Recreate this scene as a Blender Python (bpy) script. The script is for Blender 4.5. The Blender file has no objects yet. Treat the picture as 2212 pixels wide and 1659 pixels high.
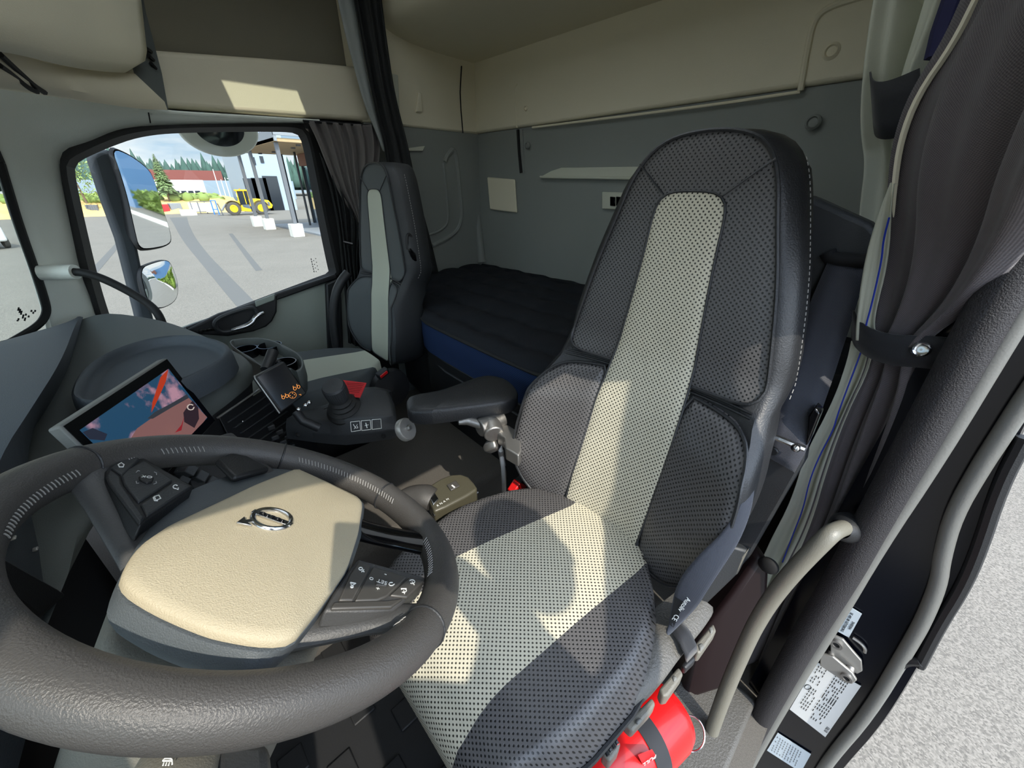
import bpy, bmesh, math, random
from mathutils import Vector as V, Matrix
from math import sin, cos, pi, radians, sqrt
random.seed(7)
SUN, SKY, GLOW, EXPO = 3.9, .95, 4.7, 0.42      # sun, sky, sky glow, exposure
SC = bpy.context.scene
COL = SC.collection

# ------------------------------------------------------------------ camera frame (camera stands at the origin)
F, CX, CY = 831.0, 1106.0, 830.0
TH, AZ = radians(27.1), radians(43.3)
FH = V((cos(AZ), -sin(AZ), 0)); RT = V((-sin(AZ), -cos(AZ), 0)); ZZ = V((0, 0, 1))
FW = FH * cos(TH) - ZZ * sin(TH); UP = FH * sin(TH) + ZZ * cos(TH)

def ray(u, v):
    return FW + RT * ((u - CX) / F) + UP * ((CY - v) / F)

def W(u, v, X=None, Y=None, Z=None, D=None):
    """sight line through photo pixel (u, v) met with a plane of the place"""
    d = ray(u, v)
    if X is not None: return d * (X / d.x)
    if Y is not None: return d * (Y / d.y)
    if Z is not None: return d * (Z / d.z)
    return d * D

class PF:
    """a plane in the place: origin, x and y directions"""
    def __init__(s, o, x, y):
        s.o = V(o); s.x = V(x).normalized(); y = V(y); s.y = (y - s.x * y.dot(s.x)).normalized(); s.n = s.x.cross(s.y)
    def p(s, a, b, h=0): return s.o + s.x * a + s.y * b + s.n * h
    def px(s, u, v, h=0):
        d = ray(u, v); o = s.o + s.n * h
        return d * (o.dot(s.n) / d.dot(s.n))
    def ab(s, u, v, h=0):
        q = s.px(u, v, h) - s.o
        return q.dot(s.x), q.dot(s.y)

def lerp(a, b, t): return a + (b - a) * t
def interp(x, xs, ys):
    if x <= xs[0]: return ys[0]
    for i in range(1, len(xs)):
        if x <= xs[i]:
            return lerp(ys[i-1], ys[i], (x - xs[i-1]) / (xs[i] - xs[i-1]))
    return ys[-1]

def resample(pts, n, closed=False):
    pts = [V(p) for p in pts]
    if closed: pts = pts + [pts[0]]
    L = [0]
    for a, b in zip(pts, pts[1:]): L.append(L[-1] + (b - a).length)
    m = n if closed else n - 1
    out = []
    for i in range(n):
        t = L[-1] * i / m
        for k in range(1, len(pts)):
            if t <= L[k] + 1e-9:
                s = (t - L[k-1]) / max(L[k] - L[k-1], 1e-9)
                out.append(pts[k-1].lerp(pts[k], s)); break
    return out

def smooth(pts, n=2, closed=False):
    pts = [V(p) for p in pts]
    for _ in range(n):
        out = []
        m = len(pts)
        rng = range(m) if closed else range(m - 1)
        for i in rng:
            a, b = pts[i], pts[(i + 1) % m]
            out += [a.lerp(b, .25), a.lerp(b, .75)]
        if not closed: out = [pts[0]] + out + [pts[-1]]
        pts = out
    return pts

# ------------------------------------------------------------------ materials
def srgb(c):
    def f(x):
        x /= 255.0
        return x / 12.92 if x <= .04045 else ((x + .055) / 1.055) ** 2.4
    return tuple(f(x) for x in c) + (1,)

def nodes(name):
    m = bpy.data.materials.new(name); m.use_nodes = True
    nt = m.node_tree
    return m, nt, nt.nodes['Principled BSDF']

def L(nt, a, b): nt.links.new(a, b)

def mat(name, c, rough=.5, metal=0, bump=0, bscale=300, spec=.5, var=0, vscale=6, coat=0, sheen=0, detail=3):
    """procedural material: colour with slow noise variation and a fine grain bump"""
    m, nt, b = nodes(name)
    c = srgb(c)
    b.inputs['Base Color'].default_value = c
    b.inputs['Roughness'].default_value = rough
    b.inputs['Metallic'].default_value = metal
    b.inputs['Specular IOR Level'].default_value = spec
    if coat: b.inputs['Coat Weight'].default_value = coat; b.inputs['Coat Roughness'].default_value = .08
    if sheen: b.inputs['Sheen Weight'].default_value = sheen
    tc = nt.nodes.new('ShaderNodeTexCoord')
    if var:
        n = nt.nodes.new('ShaderNodeTexNoise'); n.inputs['Scale'].default_value = vscale; n.inputs['Detail'].default_value = 4
        L(nt, tc.outputs['Object'], n.inputs['Vector'])
        mx = nt.nodes.new('ShaderNodeMix'); mx.data_type = 'RGBA'
        mx.inputs['A'].default_value = tuple(x * (1 - var) for x in c[:3]) + (1,)
        mx.inputs['B'].default_value = tuple(min(1, x * (1 + var)) for x in c[:3]) + (1,)
        L(nt, n.outputs['Fac'], mx.inputs['Factor']); L(nt, mx.outputs['Result'], b.inputs['Base Color'])
    if bump:
        n = nt.nodes.new('ShaderNodeTexNoise'); n.inputs['Scale'].default_value = bscale; n.inputs['Detail'].default_value = detail
        L(nt, tc.outputs['Object'], n.inputs['Vector'])
        bp = nt.nodes.new('ShaderNodeBump'); bp.inputs['Strength'].default_value = bump; bp.inputs['Distance'].default_value = .002
        L(nt, n.outputs['Fac'], bp.inputs['Height']); L(nt, bp.outputs['Normal'], b.inputs['Normal'])
    return m

def math_node(nt, op, a, b=None, c=None):
    n = nt.nodes.new('ShaderNodeMath'); n.operation = op
    for i, x in enumerate((a, b, c)):
        if x is None: continue
        if hasattr(x, 'links'): L(nt, x, n.inputs[i])
        else: n.inputs[i].default_value = x
    return n.outputs[0]

def perforated(name, c, hole, rough=.45, pitch=.0092, r=.17):
    """leather with a staggered lattice of small holes, laid out on the surface in metres (UV)"""
    m, nt, b = nodes(name)
    tc = nt.nodes.new('ShaderNodeTexCoord')
    sx = nt.nodes.new('ShaderNodeSeparateXYZ'); L(nt, tc.outputs['UV'], sx.inputs[0])
    u = math_node(nt, 'DIVIDE', sx.outputs[0], pitch); v = math_node(nt, 'DIVIDE', sx.outputs[1], pitch)
    def cell(off):
        a = math_node(nt, 'SUBTRACT', math_node(nt, 'FRACT', math_node(nt, 'ADD', u, off + 100)), .5)
        d = math_node(nt, 'SUBTRACT', math_node(nt, 'FRACT', math_node(nt, 'ADD', v, off + 100)), .5)
        return math_node(nt, 'SQRT', math_node(nt, 'ADD', math_node(nt, 'MULTIPLY', a, a), math_node(nt, 'MULTIPLY', d, d)))
    d = math_node(nt, 'MINIMUM', cell(0), cell(.5))
    mr = nt.nodes.new('ShaderNodeMapRange'); mr.interpolation_type = 'SMOOTHSTEP'
    mr.inputs['From Min'].default_value = r * .7; mr.inputs['From Max'].default_value = r * 1.3
    L(nt, d, mr.inputs['Value'])
    n = nt.nodes.new('ShaderNodeTexNoise'); n.inputs['Scale'].default_value = 14; L(nt, tc.outputs['Object'], n.inputs['Vector'])
    cc = srgb(c)
    v1 = nt.nodes.new('ShaderNodeMix'); v1.data_type = 'RGBA'
    v1.inputs['A'].default_value = tuple(x * .93 for x in cc[:3]) + (1,); v1.inputs['B'].default_value = tuple(x * 1.07 for x in cc[:3]) + (1,)
    L(nt, n.outputs['Fac'], v1.inputs['Factor'])
    mx = nt.nodes.new('ShaderNodeMix'); mx.data_type = 'RGBA'
    mx.inputs['A'].default_value = srgb(hole); L(nt, v1.outputs['Result'], mx.inputs['B']); L(nt, mr.outputs[0], mx.inputs['Factor'])
    L(nt, mx.outputs['Result'], b.inputs['Base Color'])
    bp = nt.nodes.new('ShaderNodeBump'); bp.inputs['Strength'].default_value = .5; bp.inputs['Distance'].default_value = .001
    L(nt, mr.outputs[0], bp.inputs['Height']); L(nt, bp.outputs['Normal'], b.inputs['Normal'])
    b.inputs['Roughness'].default_value = rough
    return m

def woven(name, c1, c2, scale=500, rough=.8, bump=.3, spec=.4, sheen=.2):
    """cloth with a fine weave of two yarns"""
    m, nt, b = nodes(name)
    tc = nt.nodes.new('ShaderNodeTexCoord')
    sx = nt.nodes.new('ShaderNodeSeparateXYZ'); L(nt, tc.outputs['UV'], sx.inputs[0])
    a = math_node(nt, 'SINE', math_node(nt, 'MULTIPLY', sx.outputs[0], scale * 2))
    d = math_node(nt, 'SINE', math_node(nt, 'MULTIPLY', sx.outputs[1], scale * 2))
    p = math_node(nt, 'MULTIPLY_ADD', math_node(nt, 'MULTIPLY', a, d), .5, .5)
    mx = nt.nodes.new('ShaderNodeMix'); mx.data_type = 'RGBA'
    mx.inputs['A'].default_value = srgb(c1); mx.inputs['B'].default_value = srgb(c2); L(nt, p, mx.inputs['Factor'])
    L(nt, mx.outputs['Result'], b.inputs['Base Color'])
    bp = nt.nodes.new('ShaderNodeBump'); bp.inputs['Strength'].default_value = bump; bp.inputs['Distance'].default_value = .001
    L(nt, p, bp.inputs['Height']); L(nt, bp.outputs['Normal'], b.inputs['Normal'])
    b.inputs['Roughness'].default_value = rough; b.inputs['Specular IOR Level'].default_value = spec
    b.inputs['Sheen Weight'].default_value = sheen
    return m

def glass(name, tint=(.84, .88, .86)):
    m, nt, b = nodes(name)
    nt.nodes.remove(b)
    t = nt.nodes.new('ShaderNodeBsdfTransparent'); t.inputs[0].default_value = tint + (1,)
    g = nt.nodes.new('ShaderNodeBsdfGlossy'); g.inputs['Roughness'].default_value = .01
    f = nt.nodes.new('ShaderNodeFresnel'); f.inputs[0].default_value = 1.22
    x = nt.nodes.new('ShaderNodeMixShader')
    L(nt, f.outputs[0], x.inputs[0]); L(nt, t.outputs[0], x.inputs[1]); L(nt, g.outputs[0], x.inputs[2])
    L(nt, x.outputs[0], nt.nodes['Material Output'].inputs[0])
    return m

def emit(name, c, s=1):
    m, nt, b = nodes(name)
    b.inputs['Base Color'].default_value = (0, 0, 0, 1)
    b.inputs['Emission Color'].default_value = srgb(c); b.inputs['Emission Strength'].default_value = s
    b.inputs['Roughness'].default_value = .15
    return m

M = {}
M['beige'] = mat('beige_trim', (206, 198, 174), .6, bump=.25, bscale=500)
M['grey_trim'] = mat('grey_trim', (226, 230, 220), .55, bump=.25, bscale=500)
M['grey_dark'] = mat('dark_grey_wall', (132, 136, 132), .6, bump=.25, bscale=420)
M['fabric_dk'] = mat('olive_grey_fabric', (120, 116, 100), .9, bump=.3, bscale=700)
M['deck'] = mat('dash_grey', (84, 89, 87), .6, bump=.3, bscale=600)
M['door_grey'] = mat('door_grey', (138, 145, 137), .6, bump=.3, bscale=600)
M['ledge'] = mat('dash_dark', (62, 68, 74), .62, bump=.3, bscale=600)
M['black'] = mat('black_plastic', (26, 27, 29), .5, bump=.2, bscale=500)
M['black_m'] = mat('matte_black', (14, 14, 15), .8)
M['charcoal'] = mat('charcoal_plastic', (44, 46, 48), .5, bump=.25, bscale=420)
M['gloss'] = mat('gloss_black', (10, 10, 12), .12)
M['rubber'] = mat('black_rubber', (18, 18, 18), .65, bump=.2, bscale=250)
M['seal_grey'] = mat('grey_rubber', (104, 104, 100), .6, bump=.2, bscale=300)
M['fuzz'] = mat('flocked_seal', (40, 38, 40), .6, bump=1, bscale=500, detail=6)
M['navy'] = mat('navy_paint', (7, 9, 18), .2, spec=.45)
M['chrome'] = mat('chrome', (200, 202, 205), .18, metal=1)
M['metal'] = mat('cast_metal', (150, 148, 145), .42, metal=.85, bump=.3, bscale=120)
M['steel'] = mat('zinc_steel', (165, 163, 158), .4, metal=.6, bump=.1, bscale=200)
M['leather_cream'] = perforated('cream_leather', (194, 188, 168), (44, 42, 34))
M['leather_dark'] = perforated('dark_leather', (84, 82, 82), (10, 10, 11), .38)
M['leather_plain'] = mat('plain_dark_leather', (36, 37, 39), .42, bump=.35, bscale=350)
M['leather_wheel'] = mat('wheel_leather', (66, 64, 62), .42, bump=.35, bscale=700)
M['pad'] = mat('airbag_pad', (178, 167, 142), .55, bump=.45, bscale=800, detail=4)
M['pad_dark'] = mat('airbag_dark', (84, 90, 94), .55, bump=.4, bscale=800)
M['spoke'] = mat('spoke_plastic', (66, 66, 66), .5, bump=.25, bscale=500)
M['buttons'] = mat('button_plastic', (70, 68, 65), .4)
M['shroud'] = mat('column_plastic', (106, 103, 94), .5, bump=.3, bscale=600)
M['stitch'] = mat('stitch_thread', (150, 148, 144), .7)
M['icon'] = mat('white_print', (225, 225, 220), .6)
M['icon_dim'] = mat('grey_print', (150, 150, 150), .6)
M['black_print'] = mat('black_print', (30, 30, 32), .6)
M['red'] = mat('red_plastic', (205, 18, 20), .35, coat=.3)
M['red_tag'] = mat('red_tag', (190, 32, 38), .5)
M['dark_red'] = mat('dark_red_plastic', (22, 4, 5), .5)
M['orange_glow'] = emit('orange_icon', (235, 150, 70), 1.0)
M['carpet'] = mat('floor_carpet', (100, 96, 90), .95, bump=1, bscale=900, var=.4, vscale=300)
M['tunnel'] = mat('tunnel_carpet', (84, 80, 75), .95, bump=1, bscale=900, var=.4, vscale=300)
M['mat'] = mat('rubber_mat', (24, 25, 27), .6, bump=.2, bscale=200)
M['blue_cloth'] = woven('blue_mattress_side', (16, 32, 62), (30, 54, 96), 420, .85, .3, .3, 0)
M['quilt'] = woven('black_quilt', (25, 27, 31), (35, 38, 43), 900, .95, .3, .2, 0)
M['curt_dark'] = woven('dark_curtain', (66, 62, 66), (108, 102, 104), 1050, .7, .5)
M['curt_side'] = woven('passenger_curtain', (78, 74, 72), (112, 106, 102), 900, .8)
M['curt_black'] = mat('black_curtain', (22, 24, 24), .8, bump=.3, bscale=800)
M['lining'] = mat('curtain_lining', (192, 194, 178), .8, bump=.2, bscale=900)
M['lining_w'] = mat('pale_edge', (232, 226, 205), .8)
M['blue_thread'] = mat('blue_thread', (30, 55, 170), .6)
M['webbing'] = woven('belt_webbing', (42, 44, 52), (62, 64, 72), 900, .6, .3)
M['band'] = woven('band_webbing', (20, 22, 26), (34, 36, 42), 1400, .7)
M['paper'] = mat('label_paper', (226, 226, 222), .5)
M['paper_blue'] = mat('label_bluish', (196, 206, 212), .5)
M['handle'] = mat('handle_grey', (112, 109, 98), .4, bump=.25, bscale=500)
M['glass'] = glass('window_glass')
M['mirror'] = mat('mirror_glass', (235, 238, 240), .02, metal=1)
M['skirt'] = mat('seat_skirt', (84, 82, 78), .5, bump=.8, bscale=260)
M['beige_wall'] = mat('beige_wall', (224, 217, 192), .65, bump=.25, bscale=420)
# outside
def asphalt():
    m = mat('asphalt', (112, 107, 99), .9, bump=1.0, bscale=55, var=.14, vscale=.6)
    nt = m.node_tree; b = nt.nodes['Principled BSDF']; src = b.inputs['Base Color'].links[0].from_socket
    tc = nt.nodes.new('ShaderNodeTexCoord'); v = nt.nodes.new('ShaderNodeTexVoronoi'); v.inputs['Scale'].default_value = 95
    L(nt, tc.outputs['Object'], v.inputs['Vector'])
    sp = nt.nodes.new('ShaderNodeSeparateXYZ'); L(nt, v.outputs['Color'], sp.inputs[0])
    k = math_node(nt, 'MULTIPLY_ADD', sp.outputs[0], .75, .62)
    x = nt.nodes.new('ShaderNodeMix'); x.data_type = 'RGBA'; x.blend_type = 'MULTIPLY'; x.inputs['Factor'].default_value = 1
    L(nt, src, x.inputs['A']); L(nt, k, x.inputs['B']); L(nt, x.outputs['Result'], b.inputs['Base Color'])
    return m
M['asphalt'] = asphalt()
M['concrete'] = mat('concrete', (205, 202, 192), .9, var=.08)
M['post'] = mat('grey_post', (96, 98, 102), .6)
M['wood_soffit'] = mat('wood_soffit', (176, 150, 112), .7, var=.15, vscale=4)
M['brown_panel'] = mat('brown_cladding', (120, 80, 66), .7, var=.1)
M['panel_blue'] = mat('grey_blue_cladding', (150, 164, 178), .6, var=.06)
M['white_wall'] = mat('white_wall', (224, 222, 218), .8)
M['dark_window'] = mat('dark_window', (26, 32, 40), .15)
M['red_roof'] = mat('brown_red_roof', (120, 66, 58), .8, var=.12)
M['grey_wall'] = mat('blue_grey_hall', (128, 142, 152), .8)
M['yellow'] = mat('yellow_paint', (238, 190, 20), .45)
M['tyre'] = mat('tyre', (78, 74, 68), .9, bump=.3, bscale=60)
M['grey_paint'] = mat('grey_metal_paint', (130, 134, 138), .6)
M['blue_paint'] = mat('blue_paint', (60, 120, 190), .5)
M['skip_red'] = mat('red_container', (200, 40, 44), .6)
M['soil'] = mat('sandy_soil', (214, 174, 110), .95, bump=.5, bscale=3, var=.25, vscale=.9)
M['scrub'] = mat('scrub_green', (120, 138, 72), .95, var=.3, vscale=1.5)
M['pine'] = mat('pine_needles', (112, 132, 84), .95, var=.3, vscale=2)
M['pine_far'] = mat('far_pines', (58, 82, 72), .95, var=.3, vscale=.6)
M['birch'] = mat('birch_leaves', (130, 148, 84), .95, var=.3, vscale=2)
M['trunk'] = mat('tree_trunk', (110, 92, 76), .95)
M['skin'] = mat('skin', (205, 160, 135), .5)
M['jacket'] = mat('navy_jacket', (30, 34, 48), .8)
M['hair'] = mat('brown_hair', (60, 44, 32), .8)

# ------------------------------------------------------------------ building
def loc_of(o):
    p = V((0, 0, 0))
    while o is not None:
        p += o.location; o = o.parent
    return p

def thing(name, label, cat, loc=(0, 0, 0), group=None):
    o = bpy.data.objects.new(name, None); COL.objects.link(o); o.location = loc
    o.empty_display_size = .05
    o['label'] = label; o['category'] = cat
    if group: o['group'] = group
    return o

def tag(o, label, cat, group=None):
    o['label'] = label; o['category'] = cat
    if group: o['group'] = group
    return o

def structure(o, label=None):
    o['kind'] = 'structure'
    if label: o['label'] = label
    return o

class MB:
    def __init__(s): s.v = []; s.f = []; s.uv = {}; s.mi = []; s.cur = 0
    def add(s, vs, fs, uvs=None):
        b = len(s.v)
        s.v += [V(p) for p in vs]
        for f in fs:
            s.f.append([b + i for i in f]); s.mi.append(s.cur)
        if uvs:
            for i, t in enumerate(uvs): s.uv[b + i] = t
        return s
    def box(s, c, size, R=None):
        c = V(c); x, y, z = [k / 2 for k in size]
        vs = [V((a * x, b * y, d * z)) for d in (-1, 1) for b in (-1, 1) for a in (-1, 1)]
        if R is not None: vs = [R @ p for p in vs]
        return s.add([c + p for p in vs], [(0, 2, 3, 1), (4, 5, 7, 6), (0, 1, 5, 4), (2, 6, 7, 3), (0, 4, 6, 2), (1, 3, 7, 5)])
    def prism(s, poly, vec):
        poly = [V(p) for p in poly]; n = len(poly); vec = V(vec)
        # outward winding
        nrm = V((0, 0, 0))
        for i in range(n):
            nrm += poly[i].cross(poly[(i + 1) % n])
        if nrm.dot(vec) > 0: poly = poly[::-1]
        vs = poly + [p + vec for p in poly]
        fs = [tuple(range(n)), tuple(range(2 * n - 1, n - 1, -1))]
        for i in range(n):
            j = (i + 1) % n
            fs.append((j, i, n + i, n + j))
        return s.add(vs, fs)
    def poly(s, pts): return s.add(pts, [tuple(range(len(pts)))])
    def grid(s, rows, uvs=None, wrap=False):
        nr, nc = len(rows), len(rows[0])
        vs = [p for r in rows for p in r]
        fs = []
        for i in range(nr - 1):
            for j in range(nc if wrap else nc - 1):
                k = (j + 1) % nc
                fs.append((i * nc + j, i * nc + k, (i + 1) * nc + k, (i + 1) * nc + j))
        return s.add(vs, fs, [u for r in uvs for u in r] if uvs else None)
    def tube(s, pts, r, seg=10, closed=False, caps=True, flat=None, upv=None):
        """round (or flattened) section swept along pts"""
        pts = [V(p) for p in pts]; n = len(pts)
        rs = r if isinstance(r, (list, tuple)) else [r] * n
        if len(rs) != n: rs = [interp(i / (n - 1), [k / (len(rs) - 1) for k in range(len(rs))], rs) for i in range(n)]
        prev = None; rows = []
        for i in range(n):
            a = pts[i - 1] if (i > 0 or closed) else pts[i]
            b = pts[(i + 1) % n] if (i < n - 1 or closed) else pts[i]
            t = (b - a).normalized()
            if upv is not None: x = V(upv) - t * V(upv).dot(t)
            elif prev is None:
                x = t.cross(V((0, 0, 1)))
                if x.length < .1: x = t.cross(V((1, 0, 0)))
            else: x = prev - t * prev.dot(t)
            x = x.normalized(); prev = x; y = t.cross(x)
            fl = flat or 1
            rows.append([pts[i] + (x * cos(2 * pi * k / seg) + y * sin(2 * pi * k / seg) * fl) * rs[i] for k in range(seg)])
        b0 = len(s.v)
        if closed: rows.append(rows[0])
        s.grid([[p for p in r] for r in rows], wrap=True)
        if caps and not closed:
            s.f.append([b0 + k for k in range(seg)][::-1]); s.mi.append(s.cur)
            e = b0 + (n - 1) * seg
            s.f.append([e + k for k in range(seg)]); s.mi.append(s.cur)
        return s
    def cyl(s, a, b, r0, r1=None, seg=20): return s.tube([a, b], [r0, r1 if r1 is not None else r0], seg)
    def lathe(s, prof, o, ax, seg=28):
        """prof: (radius, height) pairs about axis ax from o"""
        o = V(o); ax = V(ax).normalized(); x = ax.orthogonal().normalized(); y = ax.cross(x)
        rows = [[o + ax * h + (x * cos(2 * pi * k / seg) + y * sin(2 * pi * k / seg)) * r for k in range(seg)] for r, h in prof]
        return s.grid(rows, wrap=True)
    def ball(s, c, r, seg=14, R=None):
        c = V(c); r = V(r) if not isinstance(r, (int, float)) else V((r, r, r))
        rows = []
        for i in range(seg + 1):
            t = pi * i / seg
            row = []
            for k in range(seg * 2):
                a = pi * k / seg
                p = V((sin(t) * cos(a) * r.x, sin(t) * sin(a) * r.y, cos(t) * r.z))
                row.append(c + (R @ p if R else p))
            rows.append(row)
        return s.grid(rows, wrap=True)
    def ribbon(s, pts, w, side, uvscale=1):
        """flat strap; side = width direction(s)"""
        pts = [V(p) for p in pts]
        sd = [V(q) for q in side] if isinstance(side, list) else [V(side)] * len(pts)
        ws = w if isinstance(w, list) else [w] * len(pts)
        if len(ws) != len(pts): ws = [interp(i / (len(pts) - 1), [k / (len(ws) - 1) for k in range(len(ws))], ws) for i in range(len(pts))]
        if len(sd) != len(pts):
            m = len(sd) - 1
            sd = [sd[min(int(i / (len(pts) - 1) * m), m - 1)].lerp(sd[min(int(i / (len(pts) - 1) * m), m - 1) + 1], i / (len(pts) - 1) * m - min(int(i / (len(pts) - 1) * m), m - 1)) for i in range(len(pts))]
        rows, uv, d = [], [], 0
        for i, p in enumerate(pts):
            if i: d += (p - pts[i-1]).length
            x = sd[i].normalized() * ws[i] / 2
            rows.append([p - x, p - x * .33, p + x * .33, p + x]); uv.append([(k * ws[i] / 3, d) for k in range(4)])
        return s.grid(rows, uv)
    def hit(s, u, v, lift=.0012):
        """point where the sight line of pixel (u, v) meets these faces"""
        from mathutils.bvhtree import BVHTree
        if not getattr(s, 'tree', None): s.tree = BVHTree.FromPolygons([tuple(p) for p in s.v], s.f)
        d = ray(u, v).normalized(); h = s.tree.ray_cast(V((0, 0, 0)), d)
        return (h[0] if h[0] is not None else d) - d * lift
    def build(s, name, m, parent=None, shade=True, bevel=0, bseg=2, sub=0, solid=0, angle=40, soff=0):
        me = bpy.data.meshes.new(name)
        off = loc_of(parent) if parent is not None else V((0, 0, 0))
        me.from_pydata([tuple(p - off) for p in s.v], [], s.f)
        ms = m if isinstance(m, list) else [m]
        for q in ms: me.materials.append(q)
        if len(ms) > 1: me.polygons.foreach_set('material_index', s.mi)
        if s.uv:
            ul = me.uv_layers.new(name='UVMap')
            for lp in me.loops:
                if lp.vertex_index in s.uv: ul.data[lp.index].uv = s.uv[lp.vertex_index]
        bm = bmesh.new(); bm.from_mesh(me)
        bmesh.ops.recalc_face_normals(bm, faces=bm.faces)
        bm.to_mesh(me); bm.free()
        if shade:
            me.polygons.foreach_set('use_smooth', [True] * len(me.polygons))
            if angle: me.set_sharp_from_angle(angle=radians(angle))
        me.update()
        o = bpy.data.objects.new(name, me); COL.objects.link(o)
        if parent is not None: o.parent = parent
        if solid:
            q = o.modifiers.new('thickness', 'SOLIDIFY'); q.thickness = solid; q.offset = soff
        if sub:
            q = o.modifiers.new('smooth', 'SUBSURF'); q.levels = q.render_levels = sub
        if bevel:
            q = o.modifiers.new('edges', 'BEVEL'); q.width = bevel; q.segments = bseg; q.limit_method = 'ANGLE'; q.angle_limit = radians(35)
        return o

def part_label(o, s): o['label'] = s; return o

def text(name, s, size, o, xd, yd, m, parent=None, lift=.0006, align='CENTER'):
    """printed characters lying on a surface"""
    cu = bpy.data.curves.new(name, 'FONT'); cu.body = s; cu.size = size; cu.align_x = align; cu.align_y = 'CENTER'
    cu.extrude = .0002
    t = bpy.data.objects.new(name, cu); COL.objects.link(t)
    me = bpy.data.meshes.new_from_object(t)
    COL.objects.unlink(t); bpy.data.objects.remove(t)
    x = V(xd).normalized(); y = V(yd); y = (y - x * y.dot(x)).normalized(); n = x.cross(y)
    off = loc_of(parent) if parent is not None else V((0, 0, 0))
    o = V(o) - off
    for v in me.vertices:
        v.co = o + x * v.co.x + y * v.co.y + n * (v.co.z + lift)
    me.materials.clear(); me.materials.append(m)
    q = bpy.data.objects.new(name, me); COL.objects.link(q)
    if parent is not None: q.parent = parent
    return q

def strokes(name, pf, lines, w, m, parent, h=.0008, closed=False):
    """thin printed lines on plane frame pf; lines are lists of (a, b)"""
    b = MB()
    for ln in lines:
        pts = [pf.p(a, c, h) for a, c in ln]
        b.tube(pts, w / 2, 6, flat=.35, upv=pf.n.cross(pts[1] - pts[0]) if len(pts) > 1 else None) if len(pts) == 2 else b.tube(pts, w / 2, 5)
    return b.build(name, m, parent)

M['blind'] = None
def blind():  # diffusing sheet of the added roof hatch, spreads fill light in the cab
    m, nt, b = nodes('fill_light_blind')
    t = nt.nodes.new('ShaderNodeBsdfTranslucent'); t.inputs[0].default_value = (.60, .60, .58, 1)
    L(nt, t.outputs[0], nt.nodes['Material Output'].inputs[0]); nt.nodes.remove(b)
    return m
M['blind'] = blind()

# ================================================================== THE CAB SHELL
FZ = -1.2
def sbox(name, lo, hi, m, label, bevel=0, parent=None):
    lo, hi = V(lo), V(hi)
    o = MB().box((lo + hi) / 2, hi - lo).build(name, m, parent, bevel=bevel)
    return structure(o, label) if parent is None else o

sbox('floor', (-.10, -1.78, FZ - .06), (2.24, .74, FZ), M['carpet'], 'grey speckled carpet on the cab floor')
b = MB()
for lo, hi in (((-.16, -1.78), (2.3, -1.02)), ((-.16, -.02), (2.3, .8)), ((-.16, -1.02), (.42, -.02)), ((1.62, -1.02), (2.3, -.02))):
    b.box(((lo[0] + hi[0]) / 2, (lo[1] + hi[1]) / 2, .89), (hi[0] - lo[0], hi[1] - lo[1], .06))
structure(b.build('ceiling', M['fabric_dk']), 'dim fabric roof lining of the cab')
rh = MB().box((.955, -.52, .90), (1.07, 1.0, .006)).box((1.535, -.81, .90), (.09, .42, .006)).box((1.535, -.175, .90), (.09, .31, .006)).box((1.60, -.52, .90), (.04, 1.0, .006))
rh = structure(rh.build('fill_hatch', M['blind']), 'added unseen roof hatch with a translucent blind for fill light')  # hatch added out of view to brighten the cab interior
MB().box((1.535, -.465, .92), (.1, .3, .005)).build('hatch_glass', M['glass'], rh)  # clear strip added so a sun patch lands on the door header
tn = MB().box((1.08, -.42, -1.06), (.50, 1.0, .30))
structure(tn.build('floor_tunnel', M['tunnel'], bevel=.03, bseg=3), 'carpeted engine tunnel between the seats')
wb = sbox('wall_back', (-.12, -1.78, FZ), (2.16, -1.702, .278), M['grey_dark'], 'dark grey rear wall of the sleeper with a pale upper panel')
ub = MB().box((1.02, -1.73, .57), (2.28, .09, .58))
part_label(ub.build('upper_panel', M['beige_wall'], wb, bevel=.012), 'beige upper panel')
# ribs, clips, hatch, pocket and switch panel of the rear wall
b = MB()
for pts, r in (([W(1118, 182, Y=-1.688), W(1111, 190, Y=-1.688), W(1112, 215, Y=-1.688), W(1117, 277, Y=-1.688)], .006),
               ([W(1150, 276, Y=-1.684), W(1500, 233, Y=-1.684), W(1729, 199, Y=-1.684)], .005),
               ([W(1729, 197, Y=-1.684), W(1742, 120, Y=-1.684), W(1757, 45, Y=-1.684), W(1790, 14, Y=-1.684), W(1880, -12, Y=-1.684)], .009)):
    b.tube(smooth(pts, 2), r, 8)
part_label(b.build('moulding_rib', M['beige_wall'], wb), 'raised beige rib')
b = MB().tube([W(1119, 281, Y=-1.70), W(1122, 330, Y=-1.70), W(1126, 374, Y=-1.70)], .009, 8)
part_label(b.build('slot', M['black_m'], wb), 'dark vertical slot')
b = MB().tube([W(1128, 281, Y=-1.699), W(1132, 374, Y=-1.699)], .005, 8)
b.build('slot_edge', M['grey_dark'], wb)
for (u, v, r) in ((1138, 235, .012), (1140, 315, .016), (1757, 265, .022), (1797, 112, .022)):
    q = W(u, v, Y=-1.69)
    MB().lathe([(r, 0), (r, .006), (r * .7, .012), (r * .55, .006), (0, .008)], q, (0, 1, 0), 18).build('clip', M['beige_wall'] if v in (235, 112) else M['grey_dark'], wb)
MB().prism([W(1055, 383, Y=-1.70), W(1114, 388, Y=-1.70), W(1119, 460, Y=-1.70), W(1061, 453, Y=-1.70)], (0, .012, 0)).build('hatch', M['beige_wall'], wb, bevel=.006)
pk = MB()
pk.prism([W(1172, 381, Y=-1.70), W(1192, 370, Y=-1.70), W(1214, 363, Y=-1.70), W(1420, 360, Y=-1.70), W(1420, 384, Y=-1.70)], (0, .008, 0))
part_label(pk.build('storage_pocket', M['lining'], wb, bevel=.003), 'pale storage pocket')
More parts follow.
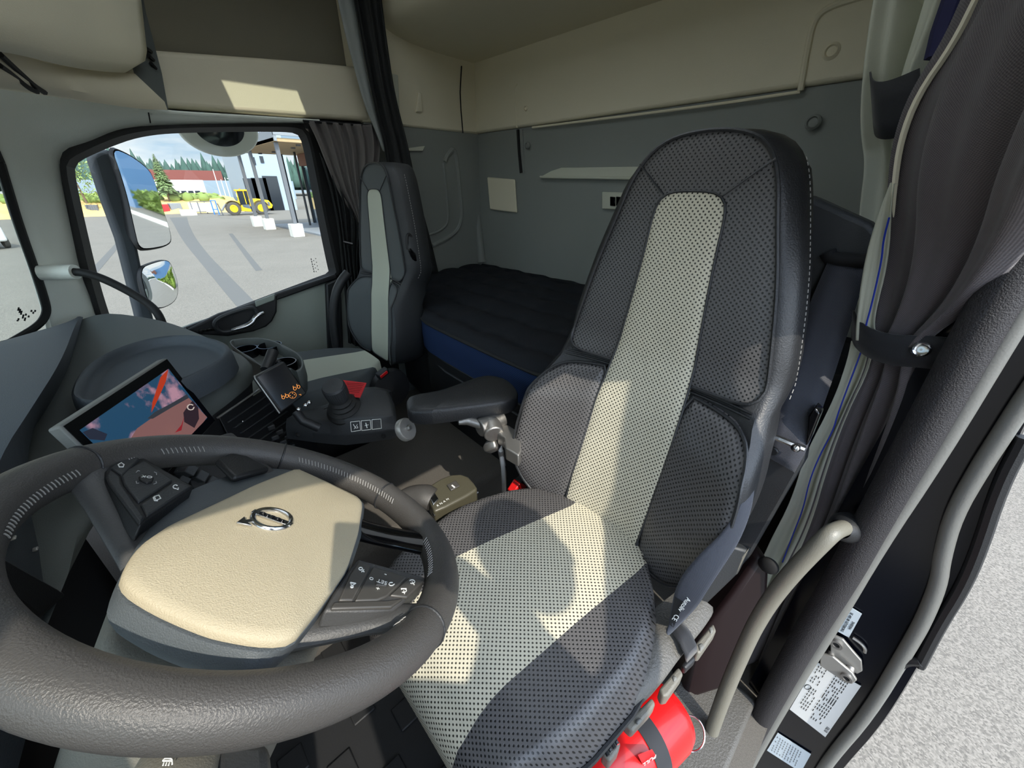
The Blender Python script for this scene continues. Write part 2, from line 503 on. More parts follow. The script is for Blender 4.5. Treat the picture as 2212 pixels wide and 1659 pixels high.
MB().prism([W(1164, 380, Y=-1.68), W(1420, 384, Y=-1.68), W(1420, 390, Y=-1.68), W(1166, 386, Y=-1.68)], (0, -.02, 0)).build('pocket_lip', M['lining'], wb, bevel=.005)
sp = MB().prism([W(1303, 415, Y=-1.70), W(1420, 418, Y=-1.70), W(1425, 455, Y=-1.70), W(1303, 452, Y=-1.70)], (0, .012, 0)).build('switch_panel', M['lining'], wb, bevel=.004)
for k in range(4):
    u = 1319 + k * 13
    MB().prism([W(u, 425, Y=-1.688), W(u + 11, 426, Y=-1.688), W(u + 11, 446, Y=-1.688), W(u, 445, Y=-1.688)], (0, .006, 0)).build('switch', M['gloss'], sp, bevel=.002)

wr = sbox('wall_right', (2.10, -1.76, FZ), (2.18, -1.0, .278), M['grey_dark'], 'dark grey side wall of the sleeper behind the passenger seat')
part_label(MB().box((2.135, -1.36, .57), (.09, .74, .585)).build('upper_panel', M['beige_wall'], wr, bevel=.01), 'beige upper panel')
b = MB()
b.tube(smooth([W(961, 350, X=2.10), W(966, 335, X=2.10), W(984, 316, X=2.10), W(992, 400, X=2.10), W(999, 470, X=2.10), W(986, 505, X=2.10), W(934, 531, X=2.10)], 3), .012, 8)
b.tube(smooth([W(958, 352, X=2.10), W(966, 430, X=2.10), W(969, 478, X=2.10), W(955, 497, X=2.10), W(925, 508, X=2.10)], 3), .008, 8)
b.build('moulding_rib', M['grey_dark'], wr)
b = MB().tube([W(1012, 288, Y=-1.69), W(1025, 430, Y=-1.69), W(1041, 566, Y=-1.69)], .03, 10)
b.build('corner_post', M['grey_dark'], wr)
b = MB().tube([W(997, 143, X=2.085), W(994, 200, X=2.085), W(996, 240, X=2.085), W(1000, 288, X=2.085)], .003, 6)
part_label(b.build('panel_seam', M['black_m'], wr), 'dark seam')
MB().prism([W(901, 200, X=2.09), W(908, 202, X=2.09), W(911, 243, X=2.09), W(897, 243, X=2.09)], (-.012, 0, 0)).build('coat_hook', M['beige_wall'], wr, bevel=.004)
MB().prism([W(846, 160, X=2.09), W(858, 163, X=2.09), W(862, 248, X=2.09), W(850, 252, X=2.09)], (-.01, 0, 0)).build('hatch', M['lining'], wr, bevel=.004)
lt = MB().prism([W(877, 321, X=2.10), W(916, 316, X=2.10), W(911, 327, X=2.10), W(878, 327, X=2.10)], (-.012, 0, 0)).build('reading_light', M['lining'], wr, bevel=.003)

sbox('wall_left', (-.14, -1.78, FZ), (-.09, -.838, .9), M['grey_dark'], 'sleeper side wall behind the open door')
sk_ = MB().box((-.150, -1.3, -.15), (.012, .94, 2.1)).box((-.118, -.834, -.15), (.06, .006, 2.1))
part_label(sk_.build('outer_skin', M['navy'], bpy.data.objects['wall_left']), 'navy painted outer skin')
b = MB().box((-.11, -.27, .605), (.08, 1.12, .606)).box((-.11, .30, -.45), (.08, .14, 1.6))
structure(b.build('trim_4', M['beige'], bevel=.01), 'roof rail above the open driver door')
sbox('wall_front', (-.1, .68, FZ - .1), (2.2, .74, -.43), M['black_m'], 'bulkhead below the windscreen')
sbox('trim_5', (-.1, .2, .30), (2.2, .74, .9), M['beige'], 'panel above the windscreen')

# outer side above the passenger door
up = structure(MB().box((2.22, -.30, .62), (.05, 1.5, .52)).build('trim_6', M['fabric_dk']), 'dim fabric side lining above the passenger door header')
hd = MB().prism([(2.085, .06, .248), (2.085, -1.03, .281), (2.085, -1.03, .489), (2.085, -.72, .466), (2.085, -.28, .423), (2.085, .06, .40)], (.12, 0, 0)).build('trim_2', M['beige'], bevel=.018, bseg=4)
structure(hd, 'beige header band above the passenger door window')
b = MB().tube([W(300, 238, X=2.08), W(420, 246, X=2.075), W(560, 254, X=2.075), W(690, 262, X=2.075)], .006, 6)
part_label(b.build('edge_strip', M['grey_trim'], hd), 'pale edge strip')
b = MB().tube([W(320, 240, X=2.08), W(325, 266, X=2.10)], .002, 6)
b.build('panel_seam', M['black_m'], hd)

# pillar trim of the passenger side: one moulded piece from the dash up and over the window
Lp = [(118, 735, 2.05, 0), (101, 665, 2.06, 0), (75, 580, 2.06, 0), (42, 490, 2.06, 0), (17, 410, 2.06, 0), (0, 354, 2.06, 0), (-45, 262, 2.07, 0), (-60, 160, 2.07, 0), (60, 180, 2.08, 0), (146, 196, 2.08, 0), (250, 214, 2.085, 0), (363, 240, 2.085, 0), (520, 251, 2.085, 0), (660, 262, 2.085, 0)]
Rp = [(235, 730, 2.13), (214, 680, 2.13), (193, 640, 2.13), (173, 588, 2.13), (150, 480, 2.13), (127, 362, 2.13), (132, 330, 2.13), (150, 318, 2.13), (174, 312, 2.13), (200, 303, 2.13), (240, 285, 2.13), (280, 275, 2.13), (353, 270, 2.13), (655, 267, 2.13)]
Lw = resample(smooth([W(u, v, X=x) for u, v, x, _ in Lp], 1), 60)
Rw = resample(smooth([W(u, v, X=x) for u, v, x in Rp], 1), 60)
rows = []
for a, c in zip(Lw, Rw):
    r = []
    for k in range(9):
        t = k / 8
        p = a.lerp(c, t); p = p + V((-.022 * sin(pi * t), 0, 0)) * min(1, (c - a).length / .12)
        r.append(p)
    rows.append([a + V((.06, .02, 0))] + r + [c + V((.03, 0, 0))])
ap = structure(MB().grid(rows).build('trim_1', M['grey_trim'], angle=60), 'pale grey pillar trim between the windscreen and the passenger window')
# black seal round the windscreen edge
ws = [(0, 352), (20, 418), (42, 490), (75, 582), (99, 655), (101, 678), (86, 702), (40, 730), (0, 752), (-60, 786)]
b = MB().tube(smooth([W(u, v, X=2.055 if i < 6 else 2.03 - .04 * (i - 6)) for i, (u, v) in enumerate(ws)], 2), .011, 8)
b.tube(smooth([W(0, 352, X=2.055), W(-40, 262, X=2.06), W(-120, 190, X=2.0)], 2), .011, 8)
part_label(b.build('windscreen_seal', M['rubber'], ap), 'black windscreen seal')

# windscreen
rows = []
for i in range(13):
    z = lerp(-.5, .36, i / 12)
    r = []
    for j in range(25):
        x = lerp(-.06, 2.12, j / 24)
        r.append(V((x, .236 + .36 * (1 - abs((x - 1.03) / 1.09) ** 5) - .12 * z, z)))
    rows.append(r)
wsn = structure(MB().grid(rows).build('window_2', M['glass'], solid=.005), 'windscreen glass')
# printed approval marks low on the windscreen
pw = PF(W(58, 685, X=2.04), W(66, 668, X=2.04) - W(58, 700, X=2.04), W(40, 690, X=2.04) - W(76, 680, X=2.04))
ln = []
for (u, v, w) in ((40, 668, 5), (43, 672, 6), (46, 676, 6), (50, 684, 6), (54, 690, 5), (68, 672, 3), (72, 676, 3), (76, 672, 3), (56, 680, 3), (62, 684, 3), (40, 690, 3), (38, 693, 2)):
    a0 = pw.ab(u, v); ln.append([(a0[0] - w * .0012, a0[1]), (a0[0] + w * .0012, a0[1])])
strokes('approval_mark', pw, ln, .004, M['black_print'], wsn)

# ------------------------------------------------------------------ passenger door
WG = [(160, 372), (166, 352), (195, 337), (239, 318), (288, 300), (340, 291), (390, 288), (470, 286), (560, 285), (634, 286), (648, 295), (656, 325), (684, 465), (706, 572), (710, 586), (709, 590), (698, 594), (560, 645), (401, 706), (330, 735), (258, 735), (236, 680), (212, 600), (186, 490)]
WO = [(127, 366), (132, 340), (160, 326), (203, 304), (255, 284), (320, 274), (380, 270), (470, 268), (560, 267), (648, 267), (666, 282), (678, 320), (706, 465), (730, 572), (735, 590), (733, 594), (718, 600), (580, 650), (405, 718), (330, 750), (230, 750), (208, 690), (183, 600), (157, 490)]
def ring_surface(A, B, Xa, Xb, n=120):
    a = resample(smooth([W(u, v, X=Xa) for u, v in A], 2, True), n, True)
    c = resample(smooth([W(u, v, X=Xb) for u, v in B], 2, True), n, True)
    k0 = min(range(n), key=lambda k: (c[k] - a[0]).length); c = c[k0:] + c[:k0]
    return a, c
door = MB()
door.prism([(2.115, .14, -.60), (2.115, -.085, -.545), (2.115, -.70, -.437), (2.115, -.79, -.430), (2.115, -.79, FZ), (2.115, .14, FZ)], (.09, 0, 0))
dr = structure(door.build('door_1', M['door_grey'], bevel=.012, bseg=3), 'passenger door with grey lining')
a, c = ring_surface(WG, WO, 2.165, 2.118)
mid = [p.lerp(q, .55) + V((-.022, 0, 0)) for p, q in zip(a, c)]
oc_ = sum(c, V((0, 0, 0))) / len(c); fl = [p + (p - oc_).normalized() * .07 + V((.022, 0, 0)) for p in c]
rows = [r + [r[0]] for r in (a, [p.lerp(q, .5) for p, q in zip(a, mid)], mid, c, [p + V((.012, 0, 0)) for p in c], fl)]
part_label(MB().grid(rows).build('window_seal', M['rubber'], dr, angle=60), 'black rubber window frame')
w1 = structure(MB().poly([p + V((.004, 0, 0)) for p in a]).build('window_1', M['glass'], shade=False), 'passenger door window glass')
pw = PF(W(680, 575, X=2.16), (0, 0, 1), (0, 1, 0))
ln = [[(-.03 + .012 * k, .010), (-.022 + .012 * k, .010)] for k in range(6)] + [[(-.03 + .009 * k, .0 - .012 * (k % 2)), (-.026 + .009 * k, .0 - .012 * (k % 2))] for k in range(8)]
strokes('approval_mark', pw, ln, .004, M['black_print'], w1)
# door cap, handle recess, lever
cap = MB().prism([W(398, 706, X=2.116), W(592, 634, X=2.116), W(722, 592, X=2.116), W(728, 600, X=2.116), W(600, 646, X=2.116), W(410, 716, X=2.116)], (-.02, 0, 0))
part_label(cap.build('belt_strip', M['black'], dr, bevel=.006), 'black strip along the window sill')
rec = MB().prism([W(u, v, X=2.112) for u, v in ((401, 710), (470, 676), (548, 652), (596, 635), (595, 672), (585, 692), (572, 704), (545, 714), (490, 724), (430, 720))], (-.028, 0, 0)).build('handle_panel', M['black'], dr, bevel=.008, bseg=3)
b = MB().tube(smooth([W(u, v, X=2.07) for u, v in ((462, 704), (468, 690), (500, 676), (540, 664), (553, 668), (556, 682), (545, 698), (520, 710), (488, 718), (474, 716))], 2, True), .010, 8, closed=True)
b.build('handle_bezel', M['charcoal'], rec)
b = MB().tube(smooth([W(u, v, X=2.065) for u, v in ((500, 714), (530, 706), (546, 697), (552, 684), (570, 675))], 2), [.008, .013, .014, .012, .008], 10)
part_label(b.build('door_lever', M['chrome'], rec), 'satin door lever')
b = MB()
for k in range(5):
    b.box(W(434 + 9 * k, 716 - 1.5 * k, X=2.082), (.008, .016, .012))
b.build('window_switch', M['gloss'], rec, bevel=.002)
b = MB().prism([W(u, v, X=2.085) for u, v in ((550, 650), (593, 634), (592, 648), (552, 663))], (-.012, 0, 0))
part_label(b.build('panel_cap', M['door_grey'], rec, bevel=.004), 'grey cap')  # small grey piece on the black handle panel
b = MB().prism([W(700, 612, X=2.115), W(732, 598, X=2.115), W(738, 760, X=2.115), W(706, 760, X=2.115)], (-.03, 0, 0))
b.build('door_edge', M['black'], dr, bevel=.008)

# B pillar trim of the passenger side
bp = structure(MB().box((2.14, -.905, -.47), (.07, .22, 1.5)).build('trim_3', M['black'], bevel=.02), 'black pillar trim behind the passenger window')

# ------------------------------------------------------------------ overhead storage above the windscreen
osr = thing('overhead_cabinet', 'beige overhead storage cabinet with a grey door above the windscreen', 'cabinet', W(200, 150, X=1.75))
cols = [(362, 238, 1.97), (300, 236, 1.90), (200, 221, 1.74), (100, 203, 1.60), (0, 188, 1.47), (-120, 172, 1.32), (-330, 150, 1.05)]
cols1 = [(292, 160, 1.95), (245, 157, 1.87), (160, 149, 1.72), (80, 131, 1.57), (0, 104, 1.44), (-120, 80, 1.29), (-330, 40, 1.02)]
cols2 = [(287, 143, 1.96), (242, 146, 1.88), (155, 136, 1.73), (78, 118, 1.58), (0, 94, 1.45), (-120, 68, 1.30), (-330, 25, 1.03)]
cols3 = [(268, -6, 1.99), (232, -20, 1.92), (150, -40, 1.78), (70, -60, 1.63), (-10, -80, 1.5), (-130, -100, 1.34), (-340, -140, 1.06)]
g = lambda c: smooth([W(u, v, X=x) for u, v, x in c], 2)
r0, r1, r2, r3 = g(cols), g(cols1), g(cols2), g(cols3)
under = [p + V((0, .36, .02)) for p in r0]
lip = [p.lerp(q, .25) + V((-.005, -.012, -.0)) for p, q in zip(r0, r1)]
back2 = [p + V((.02, .05, .005)) for p in r2]
top = [p + V((.03, .06, 0)) for p in r3]
MB().grid([under, r0, lip, r1, [p.lerp(q, .3) + V((.01, .02, 0)) for p, q in zip(r1, r2)], back2, top]).build('cabinet_body', M['beige'], osr, angle=50)
# door with a rounded outline
d = MB(); rows = []
for i in range(9):
    t = i / 8
    rr = [p.lerp(q, .02 + t) + V((-.012, -.012, 0)) * (sin(pi * min(1, t * 4) / 2)) for p, q in zip(r2, r3)]
    # corner radius at the passenger end
    cut = .10 * (1 - sqrt(max(0, 1 - (1 - min(1, t * 4)) ** 2)))
    n = len(rr); new = resample(rr, n * 4); new = new[int(cut * len(new)):]
    rows.append(resample(new, 30))
d.grid(rows)
part_label(d.build('cabinet_door', M['beige_wall'], osr, solid=.03, soff=-1, angle=60), 'greyish door panel')
e = MB().poly([W(362, 238, X=1.972), W(348, 160, X=2.03), W(330, 100, X=2.06), W(314, 30, X=2.07), W(306, -10, X=2.07), W(268, -6, X=1.99), W(287, 143, X=1.965), W(292, 160, X=1.955)])
part_label(e.build('end_panel', M['deck'], osr, shade=False, solid=.006), 'dark end panel')
b = MB()
for k in range(3):
    b.tube([W(316 + 5 * k, 105 + 16 * k, X=2.0), W(326 + 5 * k, 112 + 18 * k, X=2.02)], .006, 6)
b.build('end_vent', M['black_m'], osr)
b = MB()
b.tube(smooth([W(0, 118, X=1.42), W(40, 155, X=1.49), W(72, 184, X=1.54), (W(96, 200, X=1.585))], 2), .006, 6)
b.tube(smooth([W(0, 142, X=1.43), W(36, 168, X=1.49), W(60, 190, X=1.52), (W(80, 199, X=1.55))], 2), .005, 6)
part_label(b.build('vent_gap', M['black_m'], osr), 'dark gap')

# ------------------------------------------------------------------ rear bunk / locker under the roof
rb = thing('upper_locker', 'beige rounded locker hanging under the roof at the rear wall', 'locker', (1.0, -1.45, .6))
prof = smooth([V((0, -1.70, .604)), V((0, -1.45, .607)), V((0, -1.27, .622)), V((0, -1.165, .648)), V((0, -1.13, .69)), V((0, -1.125, .735)), V((0, -1.13, .86))], 3)
MB().grid([[V((x, p.y, p.z)) for p in prof] for x in (-.08, .5, 1.0, 1.6, 2.09)]).build('locker_body', M['beige_wall'], rb, angle=60)
q = MB().box((1.02, -1.118, .77), (2.1, .012, .105))
part_label(q.build('locker_door', M['fabric_dk'], rb, bevel=.005), 'dark olive door')
MB().box((.25, -1.11, .725), (.5, .02, .03)).build('locker_handle', M['beige'], rb, bevel=.008)

# ================================================================== DASHBOARD
da = thing('dashboard', 'long grey dashboard with a dark raised ledge under the windscreen', 'dashboard', (1.2, .15, -.45))
N = 48
A_ = resample([V((2.07, .28, -.46)), V((1.98, .43, -.45)), V((1.8, .57, -.43)), V((1.1, .65, -.42)), V((.3, .62, -.42)), V((-.06, .32, -.42))], N)
B_ = resample(smooth([W(172, 684, Z=-.405), W(160, 708, Z=-.375), W(133, 780, Z=-.355), W(63, 890, Z=-.35), W(0, 985, Z=-.35), V((.62, .24, -.36)), V((.3, .27, -.39)), V((-.06, .27, -.42))], 2), N)
C_ = resample(smooth([W(178, 690, Z=-.415), W(166, 735, Z=-.42), W(149, 795, Z=-.43), W(104, 882, Z=-.44), W(30, 985, Z=-.45), V((.62, .215, -.49)), V((.3, .25, -.50)), V((-.06, .26, -.50))], 2), N)
D_ = resample(smooth([W(275, 681, Z=-.405), W(350, 692, Z=-.415), W(430, 721, Z=-.43), W(502, 757, Z=-.445), W(545, 781, Z=-.455), W(492, 823, Z=-.457), W(430, 864, Z=-.46), V((1.06, .05, -.47)), V((.92, .17, -.52))], 2), 33)
C2 = C_[:33]
MB().grid([A_, [p.lerp(q, .5) + V((0, 0, .004)) for p, q in zip(A_, B_)], [p.lerp(q, .93) + V((0, 0, .003)) for p, q in zip(A_, B_)], B_, [p.lerp(q, .4) + V((0, -.006, 0)) for p, q in zip(B_, C_)], C_]).build('windscreen_ledge', M['ledge'], da, angle=60)
b = MB().tube([p + V((0, 0, .001)) for p in resample([A_[k].lerp(B_[k], .28) for k in range(2, 30)], 20)], .006, 6, flat=.4, upv=(0, 1, 0))
part_label(b.build('demist_slot', M['black_m'], da), 'black demister slot')
dk = MB()
rows = [[p + V((0, .02, .0)) for p in C2]]
for t in (0, .3, .6, .88, .97):
    rows.append([p.lerp(q, t) + V((0, 0, .012 * sin(pi * t))) for p, q in zip(C2, D_)])
rows.append(D_)
rows.append([p + V((-.012, -.008, -.018)) for p in D_])
rows.append([p + V((-.012, .0, -.05)) for p in D_])
dk.grid(rows)
part_label(dk.build('dash_top', M['deck'], da, angle=60), 'grey dash top')
fc = MB().grid([[p + V((-.008, .0, -.042)) for p in D_], [p + V((-.004, .02, -.14)) for p in D_], [p + V((.02, .08, -.32)) for p in D_], [p + V((.05, .14, -.75)) for p in D_]])
fc.build('dash_face', M['black'], da, angle=60)
# driver side: instrument hood and knee panels
MB().grid([[p + V((0, .0, .0)) for p in C_[26:]], [p + V((0, .06, -.15)) for p in C_[26:]], [p + V((0, .05, -.5)) for p in C_[26:]], [p + V((0, .05, -.72)) for p in C_[26:]]]).build('instrument_panel', M['black_m'], da)
MB().box((.78, .30, -.86), (.62, .05, .72)).build('lower_dash', M['black_m'], da)
kp = MB().prism([W(u, v, Y=.215) for u, v in ((-200, 1090), (0, 1194), (152, 1282), (92, 1340), (0, 1274), (-200, 1180))], (0, .03, 0))
kp.build('knee_panel', M['black'], da, bevel=.008)
MB().prism([W(u, v, Y=.225) for u, v in ((-200, 1200), (0, 1282), (90, 1346), (60, 1420), (0, 1390), (-200, 1300))], (0, .03, 0)).build('lower_panel', M['charcoal'], da, bevel=.008)
b = MB().tube(smooth([W(-40, 1290, Y=.215), W(4, 1320, Y=.215), W(48, 1352, Y=.215), W(56, 1366, Y=.215), W(52, 1372, Y=.215)], 2), .0009, 6)
part_label(b.build('bright_trim', M['chrome'], da), 'thin bright trim line')
for (u, v) in ((28, 1163), (76, 1187)):
    MB().box(W(u, v, Y=.225), (.008, .006, .003)).build('panel_clip', M['steel'], da, bevel=.002)
# tray on the dash
to = resample(smooth([W(u, v, Z=-.388) for u, v in ((152, 846), (166, 812), (200, 778), (262, 748), (340, 727), (415, 723), (462, 731), (492, 744), (499, 760), (470, 785), (425, 808), (340, 845), (262, 868), (180, 870), (155, 862))], 2, True), 80, True)
cen = sum(to, V((0, 0, 0))) / len(to)
def shrink(P, d, dz): return [p + (cen - p).normalized() * d + V((0, 0, dz)) for p in P]
rows = [shrink(to, -.006, -.055), shrink(to, -.004, -.02), shrink(to, 0, -.002), shrink(to, .006, .002), shrink(to, .012, -.002), shrink(to, .016, -.012), shrink(to, .020, -.022), shrink(to, .03, -.0245), [cen + V((0, 0, -.0245))] * 80]
MB().grid([r + [r[0]] for r in rows]).build('dash_tray', M['ledge'], da, angle=70)
# centre face with air vents and switches
P1, P2 = W(547, 792, Z=-.475), W(440, 872, Z=-.475)
pc = PF(P1, P2 - P1, V((-.0, -.0, -1)) + (P2 - P1).cross(V((0, 0, 1))).normalized() * -.05)
vt = MB().prism([pc.px(u, v, 0) for u, v in ((470, 902), (585, 832), (660, 905), (690, 985), (610, 1000), (500, 960))], pc.n * .004).build('vent_panel', M['black'], da, bevel=.003)
b = MB()
b.tube([pc.px(470, 903, .006), pc.px(560, 842, .006)], .003, 6)
part_label(b.build('vent_edge', M['steel'], vt), 'thin silver edge')
for k in range(7):
    a0, a1 = (490 + 15 * k, 914 + 11 * k), (575 + 15 * k, 856 + 11 * k)
    b = MB().tube([pc.px(a0[0], a0[1], .007), pc.px(a1[0], a1[1], .007)], .004, 6, flat=.5)
    b.build('vent_slat', M['charcoal'], vt)
b = MB().ball(pc.px(524, 911, .012), .003, 8); part_label(b.build('vent_lever', M['chrome'], vt), 'bright lever tip')
for k in range(2):
    for j in range(3):
        q = pc.px(585 + 18 * j + 8 * k, 922 + 10 * j + 22 * k, .006)
        s = MB().box(q, (.022, .022, .016)).build('dash_switch', M['charcoal'], vt, bevel=.003)
# switch rows seen through the wheel
p3a = PF(W(400, 1000, X=.93), V((-.85, .5, 0)), V((0.1, .1, -1)))
sw = MB().prism([W(395, 1012, X=.93), W(425, 975, X=.95), W(535, 1010, X=.93), W(500, 1075, X=.88), W(430, 1075, X=.88)], (.03, .03, -.01)).build('switch_bank', M['black'], da, bevel=.003)
b = MB().tube([W(388, 1020, X=.915), W(420, 980, X=.94)], .005, 6); part_label(b.build('silver_bar', M['steel'], sw), 'silver bar')
for j in range(4):
    for k in range(2):
        u, v = 412 + 24 * j - 16 * k, 1000 + 13 * j + 24 * k
        MB().prism([W(u, v, X=.91), W(u + 20, v + 10, X=.905), W(u + 7, v + 30, X=.895), W(u - 13, v + 19, X=.90)], (.02, .02, -.005)).build('rocker_switch', M['charcoal'], sw, bevel=.002)

# ================================================================== INFOTAINMENT SCREEN
s0, s1, s2, s3 = V((.857, .169, -.334)), V((1.094, .019, -.335)), V((1.069, -.019, -.506)), V((.833, .131, -.505))
ps = PF(s3, s2 - s3, s0 - s3); sw_, sh_ = (s2 - s3).length, (s0 - s3).length
sc = thing('display_screen', 'wide black framed display leaning beside the steering wheel showing a blue camera view', 'screen', (s0 + s2) / 2)
MB().prism([s0, s1, s2, s3], ps.n * -.022).build('casing', M['seal_grey'], sc, bevel=.004)
MB().prism([ps.p(.003, .003), ps.p(sw_ - .003, .003), ps.p(sw_ - .003, sh_ - .003), ps.p(.003, sh_ - .003)], ps.n * .0015).build('bezel', M['gloss'], sc)
def scr(name, pts, c, h, s=.62):
    return MB().poly([ps.px(u, v, h) for u, v in pts]).build(name, emit('screen_' + name, c, s), disp, shade=False)
I0, I1, I2 = ps.ab(170, 931), ps.ab(362, 797), ps.ab(446, 904)
x0, x1, y1 = I0[0], (I1[0] + I2[0]) / 2, (I0[1] + I1[1]) / 2; y0 = I2[1]
# live picture: sky gradient with clouds, procedural
m, nt, bb = nodes('screen_sky')
tc = nt.nodes.new('ShaderNodeTexCoord'); nz = nt.nodes.new('ShaderNodeTexNoise'); nz.inputs['Scale'].default_value = 18; nz.inputs['Detail'].default_value = 5
L(nt, tc.outputs['Object'], nz.inputs['Vector'])
cr = nt.nodes.new('ShaderNodeValToRGB'); cr.color_ramp.elements[0].position = .55; cr.color_ramp.elements[0].color = srgb((40, 78, 108)); cr.color_ramp.elements[1].position = .66; cr.color_ramp.elements[1].color = srgb((186, 142, 160))
L(nt, nz.outputs['Fac'], cr.inputs[0]); L(nt, cr.outputs[0], bb.inputs['Emission Color']); bb.inputs['Emission Strength'].default_value = .62
bb.inputs['Base Color'].default_value = (0, 0, 0, 1); bb.inputs['Roughness'].default_value = .15
disp = MB().poly([ps.p(x0, y0, .002), ps.p(x1, y0, .002), ps.p(x1, y1, .002), ps.p(x0, y1, .002)]).build('picture', m, sc, shade=False)
def clipq(u, v, h):
    a, c = ps.ab(u, v, h); return ps.p(min(max(a, x0), x1), min(max(c, y0), y1), h)
def sq(name, pts, c, h, s=.6): return MB().poly([clipq(u, v, h) for u, v in pts]).build(name, emit('screen_' + name, c, s), disp, shade=False)
sq('yard', ((296, 926), (330, 902), (406, 858), (449, 900), (442, 915), (345, 1010), (240, 1010)), (150, 108, 106), .0026, .5)
sq('treeline', ((318, 905), (335, 890), (370, 872), (404, 852), (408, 860), (372, 880), (330, 905)), (58, 62, 70), .0030)
sq('red_stripe', ((347, 815), (363, 797), (358, 825), (338, 870), (327, 892), (329, 870)), (190, 62, 36), .0034)
sq('shaded_bush', ((176, 936), (200, 925), (232, 938), (226, 952), (190, 952)), (44, 50, 66), .003)
sq('figure', ((404, 880), (416, 866), (428, 880), (430, 905), (420, 925), (398, 912), (396, 892)), (52, 40, 48), .003)
sq('figure_red', ((392, 918), (398, 900), (392, 930), (378, 935)), (150, 40, 50), .0033)
b = MB().tube([ps.px(412 + 7 * cos(t), 880 + 6 * sin(t), .0035) for t in [k * .55 for k in range(11)]], .0011, 6)
b.build('swirl', emit('screen_swirl', (190, 178, 170), .8), disp)
b = MB().tube([ps.px(u, v, .003) for u, v in ((374, 996), (378, 990), (373, 988), (370, 992), (372, 997), (368, 993))], .0007, 5)
part_label(b.build('back_icon', emit('screen_back', (220, 220, 215), .8), sc), 'small back arrow')

# ================================================================== STEERING WHEEL
wc, wn, wR, wU = V((.416, -.014, -.349)), V((0, -.536, .844)).normalized(), V((0, .844, .536)).normalized(), V((-1, 0, 0))
pw = PF(wc, wR, wU)
st = thing('steering_wheel', 'large dark leather steering wheel with a beige airbag cover and silver emblem', 'steering wheel', wc)
RR, rr = .207, .0215
b = MB().tube([pw.p(RR * cos(t), RR * sin(t)) for t in [2 * pi * k / 120 for k in range(120)]], rr, 24, closed=True)
b.build('rim', M['leather_wheel'], st, angle=0)
for (u, v) in ((88, 978), (612, 958), (860, 1062), (930, 1365)):
    b = MB(); a, c = pw.ab(u, v); t = math.atan2(c, a); q = pw.p(RR * cos(t), RR * sin(t)); e1 = pw.p(cos(t), sin(t)) - wc
    b.tube([q + (e1 * cos(k * pi / 12) + wn * sin(k * pi / 12)) * (rr + .0003) for k in range(24)], .0014, 6, closed=True)
    b.build('rim_seam', M['leather_plain'], st)
b = MB()
for (A, B) in (((-60, 1190), (196, 1046)), ((322, 978), (470, 1018)), ((650, 985), (858, 1098)), ((888, 1180), (915, 1262)), ((850, 1352), (838, 1372))):
    aa, bb2 = pw.ab(*A), pw.ab(*B); t0, t1 = math.atan2(aa[1], aa[0]), math.atan2(bb2[1], bb2[0])
    if t1 - t0 > pi: t1 -= 2 * pi
    if t0 - t1 > pi: t1 += 2 * pi
    n = max(3, int(abs(t1 - t0) * RR / .0052))
    for k in range(n):
        t = t0 + (t1 - t0) * k / n
        e = pw.p(cos(t), sin(t)) - wc; tt = pw.p(-sin(t), cos(t)) - wc
        tg = e * .5 + wn * .866; nn = -e * .866 + wn * .5
        q = wc + e * (RR - rr * .866) + wn * (rr * .5) + nn * .0007
        b.tube([q - tt * .0016 - tg * .0035, q + nn * .0004, q + tt * .0016 + tg * .0035], .0006, 4)
s_ = b.build('stitching', M['stitch'], st); s_['kind'] = 'stuff'
# hub
Fp = [(640, 1016), (700, 1043), (773, 1078), (783, 1092), (773, 1156), (750, 1229), (686, 1321), (627, 1394), (540, 1388), (457, 1371), (390, 1345), (320, 1312), (252, 1266), (270, 1225), (293, 1188), (360, 1143), (457, 1097), (550, 1052)]
Bp = [(606, 1010), (668, 1022), (775, 1075), (788, 1092), (780, 1160), (756, 1233), (694, 1328), (636, 1404), (560, 1473), (457, 1449), (385, 1425), (320, 1399), (222, 1339), (245, 1275), (285, 1195), (366, 1083), (425, 1053), (520, 1018)]
f_ = [pw.px(u, v, .012) for u, v in Fp]; k_ = [pw.px(u, v, -.012) for u, v in Bp]
f_ = resample(smooth(resample(f_, 54, True), 1, True), 90, True); k_ = resample(smooth(resample(k_, 54, True), 1, True), 90, True)
k0 = min(range(90), key=lambda k: sum((k_[(k + j) % 90] - f_[j]).length for j in range(0, 90, 6))); k_ = k_[k0:] + k_[:k0]
fc_ = sum(f_, V((0, 0, 0))) / 90
def pad_rows(o, steps):
    return [[fc_ + (p - fc_) * s + wn * h for p in o] for s, h in steps]
rows = [[fc_ + (p - fc_) * .72 - wn * .05 for p in k_], [fc_ + (p - fc_) * .94 - wn * .016 for p in k_], k_, [p.lerp(q - wn * .006, .93) for p, q in zip(k_, f_)], [fc_ + (p - fc_) * .97 - wn * .006 for p in f_], [fc_ - wn * .006] * 90]
MB().grid([r + [r[0]] for r in rows]).build('hub_cover', M['pad_dark'], st, angle=50)
rows = pad_rows(f_, ((1.0, -.004), (1.0, .001), (.985, .004), (.93, .006), (.8, .009), (.6, .012), (.35, .013), (.15, .0135), (.0, .0135)))
ab = MB().grid([r + [r[0]] for r in rows]).build('airbag_cover', M['pad'], st, angle=60)
part_label(ab, 'beige grained airbag cover')
